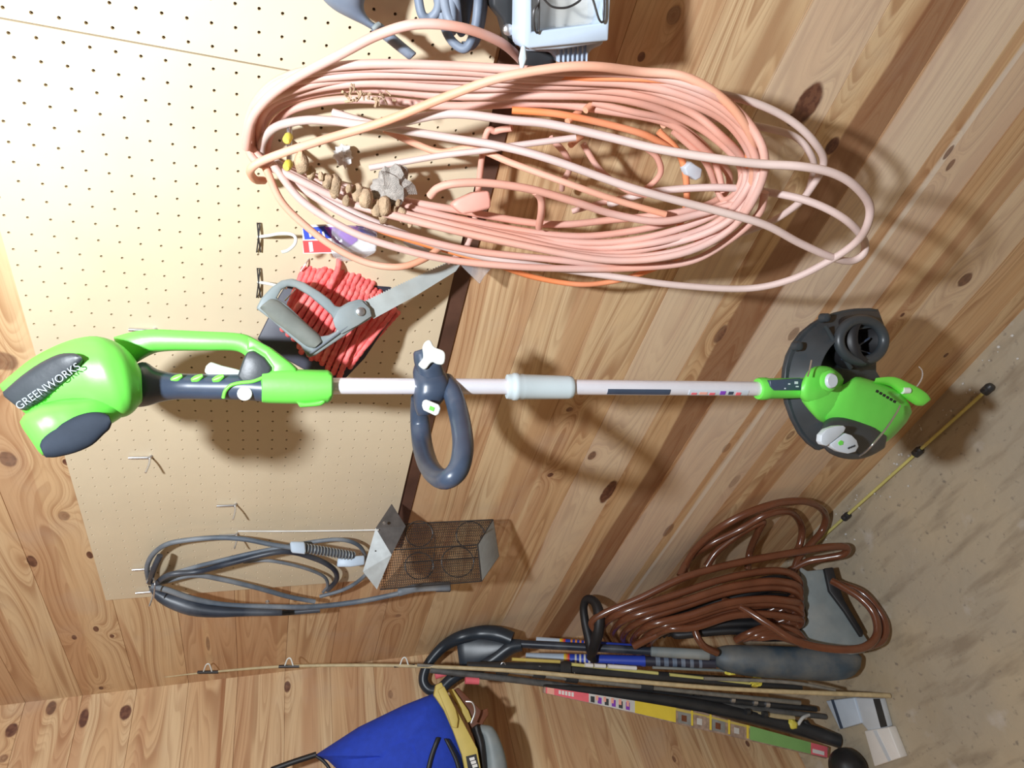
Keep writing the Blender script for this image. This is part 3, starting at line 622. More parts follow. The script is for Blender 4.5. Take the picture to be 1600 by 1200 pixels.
tube('cord', D([(578, 262, .05), (620, 255, .06), (690, 243, .08), (757, 235, .09), (800, 228, .10), (900, 215, .11)]), CR*.8, 'palecord', PC, seg=8)
tube('cord', D([(600, 202, .05), (650, 225, .05), (690, 238, .06), (740, 232, .07), (800, 255, .09), (880, 284, .11), (960, 312, .12), (1040, 335, .13)]), CR*.9, 'peachcord', PC, seg=8)
OC = root('extension_cord', W(900, 440, .06), 'bright orange thinner cord showing between and below the pink turns', 'extension cord')
tube('cord', D([(520, 325, .04), (600, 362, .05), (700, 392, .06), (760, 408, .07), (830, 432, .07), (900, 444, .08), (950, 441, .08), (1000, 428, .09), (1060, 402, .10), (1100, 370, .11), (1130, 345, .12)]), .0042, 'orangecord', OC, seg=8)
tube('cord', D([(1029, 205, .08), (1060, 238, .09), (1072, 280, .10), (1070, 330, .10), (1050, 372, .10), (1020, 398, .10), (960, 412, .09)]), .0046, 'orangecord', OC, seg=8)
tube('cord', D([(800, 172, .07), (870, 178, .08), (940, 192, .085), (1000, 208, .09), (1030, 222, .09), (1060, 240, .09)]), .0046, 'orangecord', OC, seg=8)
tube('cord', D([(800, 128, .09), (850, 122, .11), (1000, 122, .13), (1080, 132, .14), (1130, 158, .14), (1165, 205, .14), (1170, 260, .14)]), .0046, 'orangecord', OC, seg=8)
cl = slab('cord_clip', [(1070, 262), (1080, 252), (1088, 258), (1098, 264), (1096, 278), (1088, 282), (1080, 276), (1074, 274)], face(1085, 268, .13), .014, 'grey_plate', bevel=.002)
tag(cl, 'small pale blue-grey plastic clip gripping the orange cord inside the coil', 'cord clip')
# pegs with yellow tips carrying the coil
for i, (q, lab) in enumerate((((452, 212), 'peg with a yellow tip inside the coil, nearer the top of the photo'), ((452, 254), 'peg with a yellow tip inside the coil, just above the crumbling mud nest'))):
    PK = root('coil_peg', W(*q), lab, 'peg', 'yellow-tipped pegs inside the coil'); p = W(q[0], q[1]-10, .0); tip = W(q[0], q[1], .075)
    b0 = V(tip[0], -.008, tip[2]); tube('peg_rod', [b0, tip], .0035, 'steel', PK, sm=False)
    lathe('yellow_tip', [(0, .004), (.003, .0052), (.014, .005), (.017, .003)], tip, V(0, -1, .2), 'bulbyellow', PK, seg=14)
# mud dauber tubes, paper nest, cobweb crumbs
mb = MB(); rr = random.Random(5)
ch = [(470, 252), (484, 266), (498, 274), (512, 286), (527, 292), (543, 298), (558, 305), (574, 313), (590, 320), (603, 318), (612, 330), (630, 340), (545, 312), (520, 300), (620, 322), (598, 332), (642, 350)]
for i, q in enumerate(ch):
    bm = bmesh.new(); bmesh.ops.create_icosphere(bm, subdivisions=2, radius=1); c = W(q[0]+rr.uniform(-4, 4), q[1]+rr.uniform(-5, 5), .085+.012*rr.random()); ss = rr.uniform(.45, 1.3); vv = []
    for x in bm.verts:
        p = V(*x.co); p *= 1+.35*noise.noise(Vector(p*2.2)+Vector((i*7, 0, 0))); vv.append(c+p*V(.012, .008, .007)*ss)
    bm.verts.index_update(); mb.add(vv, [tuple(x.index for x in f.verts) for f in bm.faces]); bm.free()
tag(mb.make('mud_nest', 'mud'), 'crumbling brown mud dauber nest stuck along the lower turns inside the coil', 'wasp nest')
tag(blob('paper_nest', W(612, 292, .075), (.026, .016, .024), 'nest', amp=.5, fr=2.4, seed=3), 'grey papery insect nest inside the coil beside the brown mud tubes', 'wasp nest')
mb = MB()
for i in range(26):
    x = 540+rr.random()*75; y = 143+rr.random()*14; c = W(x, y, .105); a = V(rr.uniform(-1, 1), rr.uniform(-1, 1), rr.uniform(-1, 1)); v, f = tubeg([c, c+a*.004, c+a*.009+V(0, 0, .002)], .0007+.0012*rr.random(), 5); mb.add(v, f)
tag(mb.make('dry_debris', 'mud'), 'clump of dry leaf crumbs and cobweb caught on the upper turns of the coil', 'debris', kind='stuff')
tag(blob('cobweb_tuft', W(536, 242, .02), (.012, .008, .011), 'white', amp=.7, fr=3, seed=9), 'small white fluffy cobweb tuft on the pegboard inside the coil', 'cobweb')

# ================================================================== PEG HOOKS
def peghook(q, label, grp=None, up=.034, out=.040, proto=None):
    b0 = W(*q); b0[1] = -.009
    if proto is None:
        r_ = root('peg_hook', b0, label, 'peg hook', grp)
        tube('back_wire', [b0+V(0, .002, -.002), b0+V(0, -.004, 0), b0+V(0, -.005, .004), b0+V(0, -.005, up)], .0028, 'steel', r_, sm=False, seg=10)
        tube('prong', [b0+V(0, 0, 0), b0+V(0, -out*.5, -.001), b0+V(0, -out, .002)], .0019, 'steel', r_, seg=8)
        return r_
    r_ = proto.copy(); COL.objects.link(r_); r_.location = tuple(b0); r_['label'] = label
    for c in proto.children: d = c.copy(); COL.objects.link(d); d.parent = r_
    return r_
hk = peghook((368, 781), 'bare steel peg hook alone on the pegboard, between the trimmer and the black cords', 'steel peg hooks')
for q, l in (((370, 827), 'steel peg hook holding the black cord loop and the thin white rod'), ((236, 880), 'steel peg hook at the top end of the black cord loop'), ((240, 916), 'steel peg hook at the bundled end of the black cords, nearest the pegboard corner'),
             ((236, 706), 'short steel peg hook in the shadow beside the trimmer battery'), ((243, 508), 'steel peg hook that carries the green trimmer by its guard')):
    peghook(q, l, proto=hk)
# long prong under the trimmer guard
# two wire brackets with dark cross wires
def bracket(x, y, label, ends):
    r_ = root('wire_bracket', W(x, y), label, 'bracket', 'wire brackets above the red rope')
    for s_ in (-1, 1): tube('cross_wire', [W(x-2*s_, y-22, .012), W(x, y, .016), W(x+3*s_, y+24, .012)], .0011, 'wire_dark', r_, seg=6)
    tube('prong', [W(*q) for q in ends], .0023, 'white_plastic', r_, seg=8)
    return r_
bk = bracket(404, 370, 'wire bracket with dark cross wires and a curled white hook, beside the plastic package', [(404, 370, .012), (420, 368, .03), (438, 365, .045), (455, 366, .055), (462, 372, .06), (460, 382, .065), (450, 391, .07), (440, 394, .072)])
bracket(404, 441, 'wire bracket with dark cross wires just above the saw handle', [(404, 441, .012), (418, 443, .03), (436, 447, .045), (448, 450, .05)])

# ================================================================== PLASTIC PACKAGE, ROPE WINDER, SAW, BAG
PP = face(530, 372, .05)
PK = root('blister_package', PP(480, 392), 'small clear plastic package with a blue, red and purple card, above the red rope', 'package')
slab('card', [(472, 352), (521, 350), (585, 358), (586, 392), (522, 396), (474, 396)], PP, .002, 'white', PK)
slab('blue_panel', [(473, 357), (508, 353), (520, 372), (476, 374)], PP, .001, 'blue_label', PK, off=.0012)
slab('red_panel', [(473, 376), (515, 376), (517, 394), (475, 395)], PP, .001, 'red', PK, off=.0012)
slab('purple_panel', [(506, 355), (560, 355), (558, 376), (545, 386), (527, 380), (518, 372)], PP, .001, 'purple', PK, off=.0014)
slab('blue_corner', [(556, 352), (590, 358), (588, 370), (562, 366)], PP, .001, 'blue_label', PK, off=.0014)
for i in range(4): slab('card_print', [(482+i*7, 362), (485+i*7, 361), (487+i*7, 370), (484+i*7, 371)], PP, .0008, 'white', PK, off=.002)
slab('white_bar', [(482, 378), (488, 378), (490, 393), (484, 394)], PP, .0008, 'grey_plate', PK, off=.002)
loft('clear_bubble', [((520, 352), (520, 400)), ((540, 352), (534, 408)), ((565, 354), (560, 406)), ((588, 362), (584, 396))], PP, [.006, .012, .012, .006], 'bagclear', PK, push=.01, seg=16)
RP = face(515, 490, .045)
RW = root('rope_winder', RP(510, 560), 'red braided rope wound thickly on a dark board, behind the grey saw handle', 'rope')
slab('board', [(402, 530), (436, 462), (452, 436), (476, 408), (490, 405), (513, 384), (524, 388), (545, 404), (612, 448), (622, 482), (570, 560), (528, 604), (515, 600), (430, 552)], RP, .012, 'board_dark', RW, off=-.008, bevel=.002)
# stack of windings
cx, cy = 521, 487; ux, uy = .80, .60; vx, vy = .50, -.86
def wd_(t, ph): return t
path = []; nW = 20; n_t = 26
for i in range(nW):
    t = (i/(nW-1)-.5)*2; c = (cx+ux*t*74, cy+uy*t*66); hl = 60+18*(1-abs(t)**1.6)+4*math.sin(i*2.1)-(16 if t < -.45 else 0)
    fan = .16*t
    for k in range(n_t):
        a = 2*math.pi*k/n_t; s_ = math.cos(a); 
        s2 = math.copysign(abs(s_)**.55, s_); off = .017*math.sin(a)
        adv = (k/n_t)*8.5
        path.append(RP(c[0]+ux*adv+(vx+fan*.5)*s2*hl, c[1]+uy*adv+(vy+fan)*s2*hl, -.014+off+(.004 if math.sin(a) > 0 else 0)))
def braid(name, path, r, m, parent, nn=3, seg=8):
    p = smoothpath(path, nn); rad = [r*(1+.12*math.sin(i*1.9)) for i in range(len(p))]
    v, f = tubeg(p, rad, seg); return mk(name, v, f, m, parent)
braid('rope', path, .0044, 'rope', RW)
path = []
for i in range(11):
    t = (i/10-.5)*2; c = (cx-6+ux*t*50, cy+6+uy*t*52); hl = 66
    for k in range(n_t):
        a = 2*math.pi*k/n_t; s_ = math.cos(a); s2 = math.copysign(abs(s_)**.55, s_); adv = (k/n_t)*10
        path.append(RP(c[0]+ux*adv+(vx-.06*t)*s2*hl, c[1]+uy*adv+(vy-.1*t)*s2*hl, -.010+.025*math.sin(a)))
braid('outer_rope', path, .0046, 'rope', RW)
for q in ((470, 424, 486, 400), (445, 470, 462, 452)):
    tube('staple_wire', [RP(q[0], q[1], .014), RP((q[0]+q[2])/2, (q[1]+q[3])/2, .018), RP(q[2], q[3], .014)], .0010, 'steel', RW, seg=6)
tube('cord_tail', [RP(512, 455, .02), RP(520, 438, .024), RP(528, 420, .022), RP(530, 404, .016)], .0045, 'rope', RW, seg=8)
SP = face(500, 490, .095)
HS = root('hand_saw', SP(490, 556), 'grey-handled pruning saw with a pale straight blade crossing the red rope', 'hand saw')
SH = slab('handle', [(400, 482), (408, 466), (424, 449), (440, 438), (456, 435), (475, 441), (500, 456), (516, 468), (524, 478), (532, 480), (545, 472), (562, 467), (573, 471), (582, 490), (580, 498), (556, 512), (540, 524), (516, 540), (492, 556), (482, 559), (478, 553), (470, 540), (446, 520), (424, 500), (408, 488)],
     SP, .016, 'saw_grey', HS, holes=[[(432, 466), (440, 452), (450, 447), (462, 449), (484, 462), (505, 480), (518, 492), (527, 508), (526, 518), (514, 524), (500, 526), (486, 514), (465, 492), (446, 474)]], off=.008, bevel=.0025)
loft('grip_pad', [((413, 474), (406, 482)), ((424, 466), (412, 488)), ((438, 470), (424, 500)), ((460, 488), (442, 514)), ((482, 508), (462, 530)), ((500, 524), (478, 542)), ((504, 532), (490, 545))], SP, .011, 'saw_grip', SH, push=.003, seg=16)
tube('handle_rib', [SP(484, 553, .010), SP(505, 538, .0105), SP(528, 521, .0105), SP(543, 510, .010)], .0018, 'cordgrey', SH, seg=6)
slab('blade_socket', [(520, 500), (528, 484), (548, 474), (566, 470), (578, 482), (581, 494), (560, 508), (534, 522), (524, 512)], SP, .004, 'saw_grey', HS, off=.0115, bevel=.001)
lathe('bolt', [(0, .0065), (.003, .0065), (.004, .005)], SP(563, 487, .0115), -SP.n*(1 if (SP.n@(SP.o-CAM)) > 0 else -1), 'steel', HS, seg=18)
n_ = 34; up_ = []
for i in range(n_):
    t = i/n_; x = 571+(703-571)*t; y = 471+(409-471)*t; up_.append((x, y)); up_.append((x+1.2, y-3.0))
slab('blade', up_+[(704, 408), (716, 408), (720, 412), (712, 424), (650, 462), (584, 498), (574, 490)], SP, .0016, 'blade', HS, off=.001)
BP = face(745, 415, .05)
bm_ = slab('plastic_bag', [(712, 402), (730, 396), (755, 402), (778, 410), (768, 420), (757, 432), (750, 444), (738, 432), (724, 418)], BP, .006, 'bagclear', bevel=.0015)
tag(bm_, 'scrap of clear crinkled plastic bag at the tip of the saw blade', 'plastic bag')
tag(slab('plastic_strip', [(632, 374), (650, 380), (672, 392), (664, 398), (645, 390), (630, 380)], face(650, 385, .03), .003, 'grey_plate', bevel=.001), 'pale grey plastic strip half hidden under the lower turns of the coil', 'plastic strip')

# ================================================================== TOP OF THE PICTURE: nozzle, hung cables, work light
NP = face(590, 45, .07)
NZ = root('plastic_nozzle', NP(600, 60), 'dusty blue-grey funnel-shaped plastic nozzle with a round stub, beside the arching cord', 'nozzle')
loft('funnel', [((478, -40), (582, -30)), ((500, -6), (570, 0)), ((520, 14), (569, 14)), ((545, 28), (573, 24)), ((566, 38), (582, 34)), ((582, 47), (594, 40))], NP, [.03, .024, .018, .013, .010, .009], 'bluegrey', NZ, seg=24)
loft('stub', [((580, 48), (596, 36)), ((600, 63), (612, 50)), ((620, 79), (632, 67)), ((638, 93), (650, 82))], NP, .009, 'bluegrey', NZ, seg=20, pw=2)
tube('stub_collar', [NP(583, 46, .012), NP(588, 41, .012), NP(593, 38, .010)], .003, 'saw_grey', NZ, seg=8)
CB = root('cable_bundle', W(700, 10, .02), 'looped blue-grey cables hanging beside the nozzle at the edge of the photo', 'cable')
for l in ([(652, -30, .05), (654, 0, .055), (660, 24, .06), (672, 28, .06), (684, 14, .06), (686, -20, .05)], [(690, -30, .06), (694, 0, .07), (700, 26, .08), (706, 30, .08), (704, -25, .06)], [(708, -30, .07), (712, 5, .07), (716, 40, .065), (722, 52, .06)],
          [(748, -30, .07), (747, 5, .07), (743, 40, .075), (735, 66, .075), (724, 76, .075), (708, 66, .07), (696, 46, .065), (690, 20, .06)], [(757, -30, .05), (755, 10, .055), (748, 50, .06), (738, 70, .065), (722, 72, .065)], [(680, -25, .04), (686, 10, .04), (696, 36, .045), (712, 50, .045)]):
    tube('cable', D(l), .0052, 'bluegrey', CB, seg=10)
loft('tape_wrap', [((708, -20), (742, -20)), ((710, 0), (740, 0)), ((714, 22), (736, 22)), ((718, 40), (732, 40))], face(725, 10, .05), .012, 'cordblack', CB, seg=16)
WL = root('work_light', W(890, 40, .05), 'pale grey halogen work light with a glass front, hanging above the coil', 'work light')
WP = face(885, 20, .14); wn_ = -WP.n*(1 if (WP.n@(WP.o-CAM)) > 0 else -1)
slab('housing', [(818, -60), (958, -60), (955, -5), (951, 58), (942, 68), (880, 78), (826, 80), (815, 72)], WP, .045, 'lampgrey', WL, off=0, bevel=.006, holes=[[(832, -50), (944, -50), (943, 40), (832, 52)]])
slab('reflector', [(830, -55), (946, -55), (944, 42), (830, 54)], WP, .006, 'lampbowl', WL, off=-.030)
slab('front_rim', [(819, -60), (957, -60), (953, 30), (951, 64), (826, 76), (817, 70)], WP, .006, 'lampgrey', WL, holes=[[(831, -50), (945, -50), (943, 36), (831, 50)]], off=.006, bevel=.002)
slab('glass', [(829, -54), (947, -54), (945, 42), (829, 54)], WP, .002, 'glass', WL, off=-.002)
tube('wire_guard', [WP(838, -40, .010), WP(842, 0, .012), WP(834, 18, .014), WP(835, 44, .012), WP(841, 50, .008), WP(842, 20, .010), WP(844, -5, .012), WP(862, 10, .014), WP(884, 12, .014), WP(902, 4, .012), WP(912, -6, .012)], .0012, 'wire_dark', WL, seg=6)
tube('wire_guard', [WP(920, -20, .012), WP(928, 4, .012), WP(936, 30, .012), WP(942, 34, .01), WP(944, 20, .01), WP(944, -20, .01)], .0012, 'wire_dark', WL, seg=6)
slab('lower_housing', [(812, 30), (830, 20), (950, 20), (944, 70), (925, 78), (915, 98), (875, 98), (862, 82), (820, 80)], WP, .03, 'lampgrey', WL, off=-.040, bevel=.004)
for i in range(7): x = 872+i*7.4; slab('cooling_fin', [(x, 60), (x+2.4, 60), (x+2.6-i*.2, 97), (x+.6, 97)], WP, .028, 'lampgrey', WL, off=-.034)
slab('bracket', [(818, 82), (824, 76), (868, 84), (870, 100), (826, 108), (816, 108)], WP, .02, 'rodblack', WL, off=-.05, bevel=.002)
slab('bracket_tab', [(812, 92), (816, 72), (822, 72), (824, 92), (818, 110), (814, 108)], WP, .006, 'coupling', WL, off=.004, bevel=.002)
slab('mount_arm', [(768, -60), (812, -60), (815, 0), (812, 60), (806, 76), (796, 68), (786, 30), (770, 10)], WP, .03, 'rodblack', WL, off=-.055, bevel=.003)
lathe('mount_bolt', [(0, .006), (.006, .006), (.008, .003)], WP(793, 46, -.045), wn_, 'steel', WL, seg=14)

# ================================================================== BLACK CORDS WITH SPRING, ROD, FEEDER
BC = root('power_cord', W(300, 930, .02), 'long loop of dusty black cords with a spring strain relief, hanging on the lower hooks', 'cord')
def bc(l, r, m, d0=.03): tube('cord', D(l, d0), r, m, BC, seg=10)
bc([(232, 905, .03), (230, 885, .035), (240, 865, .035), (262, 850, .035), (300, 843, .035), (345, 840, .035), (385, 843, .04), (425, 851, .05), (458, 856, .055)], .0052, 'cordgrey')
bc([(236, 922, .03), (255, 903, .035), (290, 890, .04), (340, 877, .045), (390, 865, .045), (430, 857, .04), (480, 848, .035), (530, 843, .035), (560, 852, .035), (572, 872, .035), (576, 890, .03), (560, 908, .03), (535, 922, .03), (500, 932, .03)], .0046, 'cordgrey')
bc([(240, 915, .045), (265, 898, .05), (310, 893, .05), (360, 880, .055), (440, 862, .05), (490, 872, .04), (520, 888, .04), (526, 905, .035), (512, 922, .03)], .0060, 'cordblack')
bc([(245, 912, .03), (300, 899, .03), (345, 905, .03), (400, 918, .035), (450, 932, .04), (492, 940, .045)], .0055, 'cordgrey')
bc([(380, 878, .03), (420, 876, .03), (470, 886, .03), (505, 900, .03), (512, 915, .03), (505, 925, .025)], .0038, 'cordgrey')
bc([(236, 916, .05), (262, 922, .055), (300, 935, .06), (350, 945, .065), (420, 948, .07), (490, 948, .07), (560, 940, .07), (620, 928, .07), (660, 918, .07)], .0062, 'cordgrey')
bc([(234, 910, .035), (238, 895, .05), (244, 880, .05), (250, 868, .045)], .0058, 'cordblack')
bc([(250, 928, .04), (300, 945, .045), (360, 956, .05), (430, 958, .055), (500, 953, .06)], .0066, 'cordblack')
BCP = face(280, 940, .05)
loft('grip_body', [((232, 915), (246, 940)), ((250, 922), (262, 950)), ((285, 932), (295, 962)), ((330, 945), (335, 965)), ((385, 950), (388, 963)), ((440, 952), (440, 962))], BCP, [.010, .014, .016, .012, .008, .006], 'cordblack', BC, push=.012, seg=18)
loft('nozzle_end', [((622, 920), (624, 932)), ((645, 913), (648, 926)), ((672, 910), (674, 924)), ((700, 909), (701, 924)), ((703, 911), (704, 922))], face(660, 918, .07), [.006, .008, .009, .010, .008], 'cordgrey', BC, seg=16)
loft('nozzle_tip', [((680, 909), (682, 925)), ((702, 908), (703, 925))], face(690, 917, .07), .0125, 'cordblack', BC, seg=16)
SPR = [W(474+i*.37, 856+i*.062, .062) for i in range(0, 200, 4)]
tube('spring_core', [W(470, 856, .062), W(510, 862, .062), W(552, 869, .062)], .0085, 'cordblack', BC, seg=14)
A, B = W(474, 856, .062), W(552, 869, .062); u = (B-A); un = u/np.linalg.norm(u); p1 = np.cross(un, V(0, 1, 0)); p1 /= np.linalg.norm(p1); p2 = np.cross(un, p1)
tube('spring', [A+u*t/240+.0098*(p1*math.cos(t*.42)+p2*math.sin(t*.42)) for t in range(241)], .0011, 'tin', BC, seg=5, sm=False)
loft('grey_collar', [((455, 846), (457, 864)), ((474, 846), (476, 866))], face(465, 856, .065), .011, 'lampgrey', BC, pw=4, seg=16, sub=1)
loft('grey_collar', [((530, 870), (528, 886)), ((548, 869), (547, 886)), ((568, 868), (568, 883))], face(550, 877, .07), .009, 'lampgrey', BC, pw=5, seg=16, sub=1)
lathe('bright_rivet', [(0, .0045), (.004, .003)], W(418, 940, .082), V(.4, -1, 0), 'steel', BC, seg=12)
tube('clip_wire', [W(236, 900, .04), W(240, 905, .055), W(242, 915, .07), W(240, 935, .08)], .0015, 'steel', BC, seg=6)
# hanging feeder: folded tin roof, wire mesh box, rings of wire inside
FB = [W(770, 812, .06), W(779, 869, .10), W(752, 908, .17), W(746, 851, .12)]
hgt = .225
FBt = [p+V(0, 0, hgt) for p in FB]
FD = root('wire_basket', sum(FB)/4, 'square wire mesh basket with a folded tin roof, hanging from a thin white rod', 'basket')
def meshpanel(a, b, c, d, nu, nv_, r=.0005):
    mb = MB()
    for i in range(nu+1): t = i/nu; v, f = tubeg([mid(a, b, t), mid(d, c, t)], r, 4, cap=False); mb.add(v, f)
    for i in range(nv_+1): t = i/nv_; v, f = tubeg([mid(a, d, t), mid(b, c, t)], r, 4, cap=False); mb.add(v, f)
    return mb
for i in range(4):
    j = (i+1) % 4; meshpanel(FB[i], FB[j], FBt[j], FBt[i], 15, 48, .00045).make('mesh_side', 'wire_dark', FD)
for i in range(4): tube('corner_wire', [FB[i], FBt[i]], .0016, 'wire_dark', FD, sm=False, seg=6)
cB = sum(FB)/4
v, f = slabg([cB+(p-cB)*.98 for p in FB], (), V(0, 0, -.002)); mk('bottom_plate', v, f, 'tin', FD)
f4 = [(p) for p in FB]
for i in range(4): tube('bottom_rim', [FB[i], FB[(i+1) % 4]], .0016, 'wire_dark', FD, sm=False, seg=6)
RFp = face(590, 860, .12)
def plate(name, l, th, m, ds):
    pts = [W(x, y, d) for (x, y), d in zip(l, ds)]; n = np.cross(pts[1]-pts[0], pts[2]-pts[0]); n /= np.linalg.norm(n)
    if n@(pts[0]-CAM) < 0: n = -n
    v, f = slabg(pts, (), n*th); return mk(name, v, f, m, FD, smooth=False)
R0, R1 = W(587, 825, .085), W(612, 867, .135)       # ridge ends
plate('roof_panel', [(587, 825), (612, 867), (589, 921), (567, 893)], .0015, 'tin', [.085, .135, .19, .145])
plate('roof_panel', [(587, 825), (612, 787), (634, 822), (612, 867)], .0015, 'tin_shaded', [.085, .035, .085, .135])  # same tin roof, the shade on this slope is put into its colour
for q in ((600, 817), (598, 832)): lathe('roof_hole_tab', [(0, .003), (.003, .003)], W(q[0], q[1], .088), V(.6, -.8, 0), 'steel', FD, seg=10)
for cx_, cy_, r_, d_ in ((655, 834, 21, .085), (735, 836, 22, .085), (655, 884, 22, .13), (715, 878, 25, .13)):
    P_ = face(cx_, cy_, d_); tube('wire_ring', ringp(cx_, cy_, r_, r_*.95, P_, 0), .0012, 'wire_dark', FD, closed=True, seg=6, n=3)
tube('stray_wire', [W(672, 815, .10), W(680, 845, .11), W(676, 880, .14), W(668, 905, .15)], .0008, 'wire_dark', FD, seg=5)
tube('stray_wire', [W(756, 826, .10), W(745, 860, .11), W(735, 900, .13)], .0008, 'wire_dark', FD, seg=5)
tube('hanging_rod', [W(372, 830, .035), W(450, 830, .045), W(540, 829, .07), W(592, 828, .092)], .0016, 'offwhite', FD, seg=6)

# ================================================================== LEANING IN THE CORNER
def LP(t, b, dt=.03):                                # plane of something leaning: top pixel (near the left wall), foot pixel (on the floor)
    T = S(t[0], t[1], dt); T = W(t[0], t[1], max(dt, .012)) if T[1] > -max(dt, .012) else T; B = F(*b, .004); return T, B, lean(T, B)
# old black trimmer, handle up, head on the floor
T, B, GP = LP((690, 1035), (1372, 1020), .06)
OT = root('old_trimmer', F(1340, 1030), 'old black electric trimmer standing in the corner, looped handle up and motor down', 'string trimmer')
tube('rear_handle', [GP(*q) for q in [(800, 1000), (778, 992), (750, 990), (720, 996), (696, 1008), (676, 1028), (664, 1048), (662, 1066), (672, 1078), (688, 1076), (704, 1062), (722, 1050), (744, 1044), (768, 1032), (796, 1012), (815, 1008)]],
     [.024, .026, .024, .020, .017, .015, .015, .015, .015, .016, .017, .018, .019, .022, .022, .017], 'darkblue', OT, seg=16)
loft('handle_web', [((716, 998), (722, 1048)), ((745, 990), (742, 1046)), ((780, 992), (772, 1034)), ((806, 1002), (803, 1014))], GP, [.012, .016, .018, .014], 'darkblue', OT, seg=18)
lathe('shaft', [(0, .0125), (1, .0125)], V(0, 0, 0), V(0, 0, 1), 'cordgrey', OT) if 0 else tube('shaft', [GP(795, 1005), GP(960, 1014), GP(1140, 1026)], .0115, 'cordblack', OT, seg=16)
loft('shaft_sleeve', [((1018, 1010), (1018, 1026)), ((1060, 1012), (1060, 1029)), ((1108, 1015), (1108, 1032))], GP, .015, 'saw_grey', OT, seg=16)
tube('loop_grip', [GP(*q) for q in [(922, 1028, .0), (928, 1012, .03), (934, 988, .06), (936, 962, .07), (930, 942, .06), (918, 936, .04), (912, 948, .02), (914, 970, .01), (920, 996, .01), (924, 1018, .01), (928, 1034, 0)]], [.012, .015, .017, .017, .014, .012, .012, .013, .015, .015, .010], 'black', OT, seg=14)
loft('motor_barrel', [((1120, 1012), (1120, 1042)), ((1136, 1008), (1136, 1050)), ((1180, 1008), (1180, 1058)), ((1240, 1010), (1240, 1062)), ((1300, 1012), (1298, 1064)), ((1335, 1018), (1330, 1058)), ((1346, 1026), (1343, 1046))],
     GP, [.022, .032, .042, .045, .045, .036, .02], 'dustynavy', OT, seg=28)
gd = slab('guard', [(1250, 885), (1262, 892), (1280, 890), (1298, 888), (1304, 905), (1312, 930), (1332, 965), (1356, 1000), (1352, 1020), (1320, 1024), (1290, 1012), (1262, 1000), (1250, 986), (1262, 968), (1258, 950), (1246, 932), (1252, 912)], GP, .012, 'saw_grey', OT, off=.03, bevel=.003)
slab('guard_lip', [(1288, 888), (1302, 886), (1308, 908), (1320, 938), (1350, 988), (1346, 996), (1320, 956), (1296, 924)], GP, .03, 'black', OT, off=.045, bevel=.003)
# brown hose
T2, B2, HP = LP((940, 960), (1385, 985), .10)
HP = lean(W(960, 955, .10), F(1400, 985, .01))
GH = root('garden_hose', F(1300, 960), 'glossy brown garden hose coiled loosely in the corner', 'garden hose')
HR = .0105
def hpt(x, y, o=0):
    p = HP(x, y, o)
    if p[1] > -.03: p = W(x, y, .03)
    if p[2] < .013: p = F(x, y, .013)
    return p
def hz(l, off=0.0): tube('hose_turn', [hpt(q[0], q[1], (q[2] if len(q) > 2 else 0)+off-.02) for q in l], HR, 'hose', GH, seg=14, n=10)
hz([(1075, 905, .0), (1070, 890, .0), (1085, 860, -.01), (1120, 828, -.02), (1165, 803, -.03), (1215, 786, -.04), (1255, 783, -.05), (1280, 792, -.06), (1290, 808, -.07), (1284, 830, -.07), (1265, 852, -.06), (1248, 872, -.05), (1238, 900, -.05)])
hz([(1062, 900, .02), (1078, 872, .0), (1110, 850, -.01), (1155, 828, -.02), (1200, 803, -.05), (1235, 800, -.06), (1252, 822, -.07), (1250, 850, -.07), (1240, 868, -.06)])
hz([(1104, 885, .0), (1120, 862, .01), (1150, 838, .01), (1190, 815, .0), (1185, 830, -.05), (1172, 860, -.07), (1168, 890, -.07)])
hz([(930, 985, .02), (925, 972, .03), (945, 958, .04), (1000, 935, .05), (1070, 902, .06), (1150, 880, .06), (1230, 865, .05), (1290, 855, .04), (1322, 855, .02), (1318, 866, .0), (1290, 872, -.02), (1260, 878, -.04), (1220, 900, -.06)])
for i, (y0, xs_, o_) in enumerate(((980, 948, .055), (985, 965, .06), (992, 980, .06), (998, 996, .055), (1002, 1010, .05), (1004, 1022, .045))):
    j_ = (0, 3, -1, 4, -2, 2)[i]; o_ += (0, .012, -.004, .014, 0, .008)[i]; hz([(xs_+10, y0+34, -.16), (xs_, y0+18, -.12), (xs_-6, y0, -.04), (xs_+18, y0-20, o_), (1060+i*5, 928+i*10+j_, o_+.01), (1130+i*3, 905+i*11+j_, o_+.01), (1190+i*2, 893+i*13+j_, o_), (1226+i*2, 893+i*14+j_, o_-.01), (1246+i, 904+i*13, o_-.03), (1248, 922+i*11, o_-.05), (1230, 940+i*9, .0), (1180, 965+i*6, -.03)])
for i in range(3):
    hz([(1150+i*12, 1000-i*2, .0), (1170+i*10, 990+i*3, .03), (1205+i*4, 978+i*8, .03), (1240, 985+i*8, .02), (1256, 1000+i*4, .0)])
hz([(1130, 938, .03), (1160, 950, .06), (1200, 975, .08), (1245, 1002, .085), (1300, 1014, .08), (1348, 1012, .07), (1370, 992, .05), (1366, 960, .04), (1345, 935, .03), (1318, 918, .01), (1300, 908, -.01)], .0)
hz([(1352, 1012, .05), (1378, 1000, .03), (1383, 975, .02), (1368, 948, .01), (1345, 925, .0), (1310, 912, -.03)])
hz([(1085, 960, .02), (1086, 985, .03), (1098, 1008, .03), (1120, 1020, .0)])
hz([(990, 1010, .0), (1040, 985, .03), (1100, 965, .04), (1160, 950, .045), (1215, 945, .03), (1240, 958, .0)])
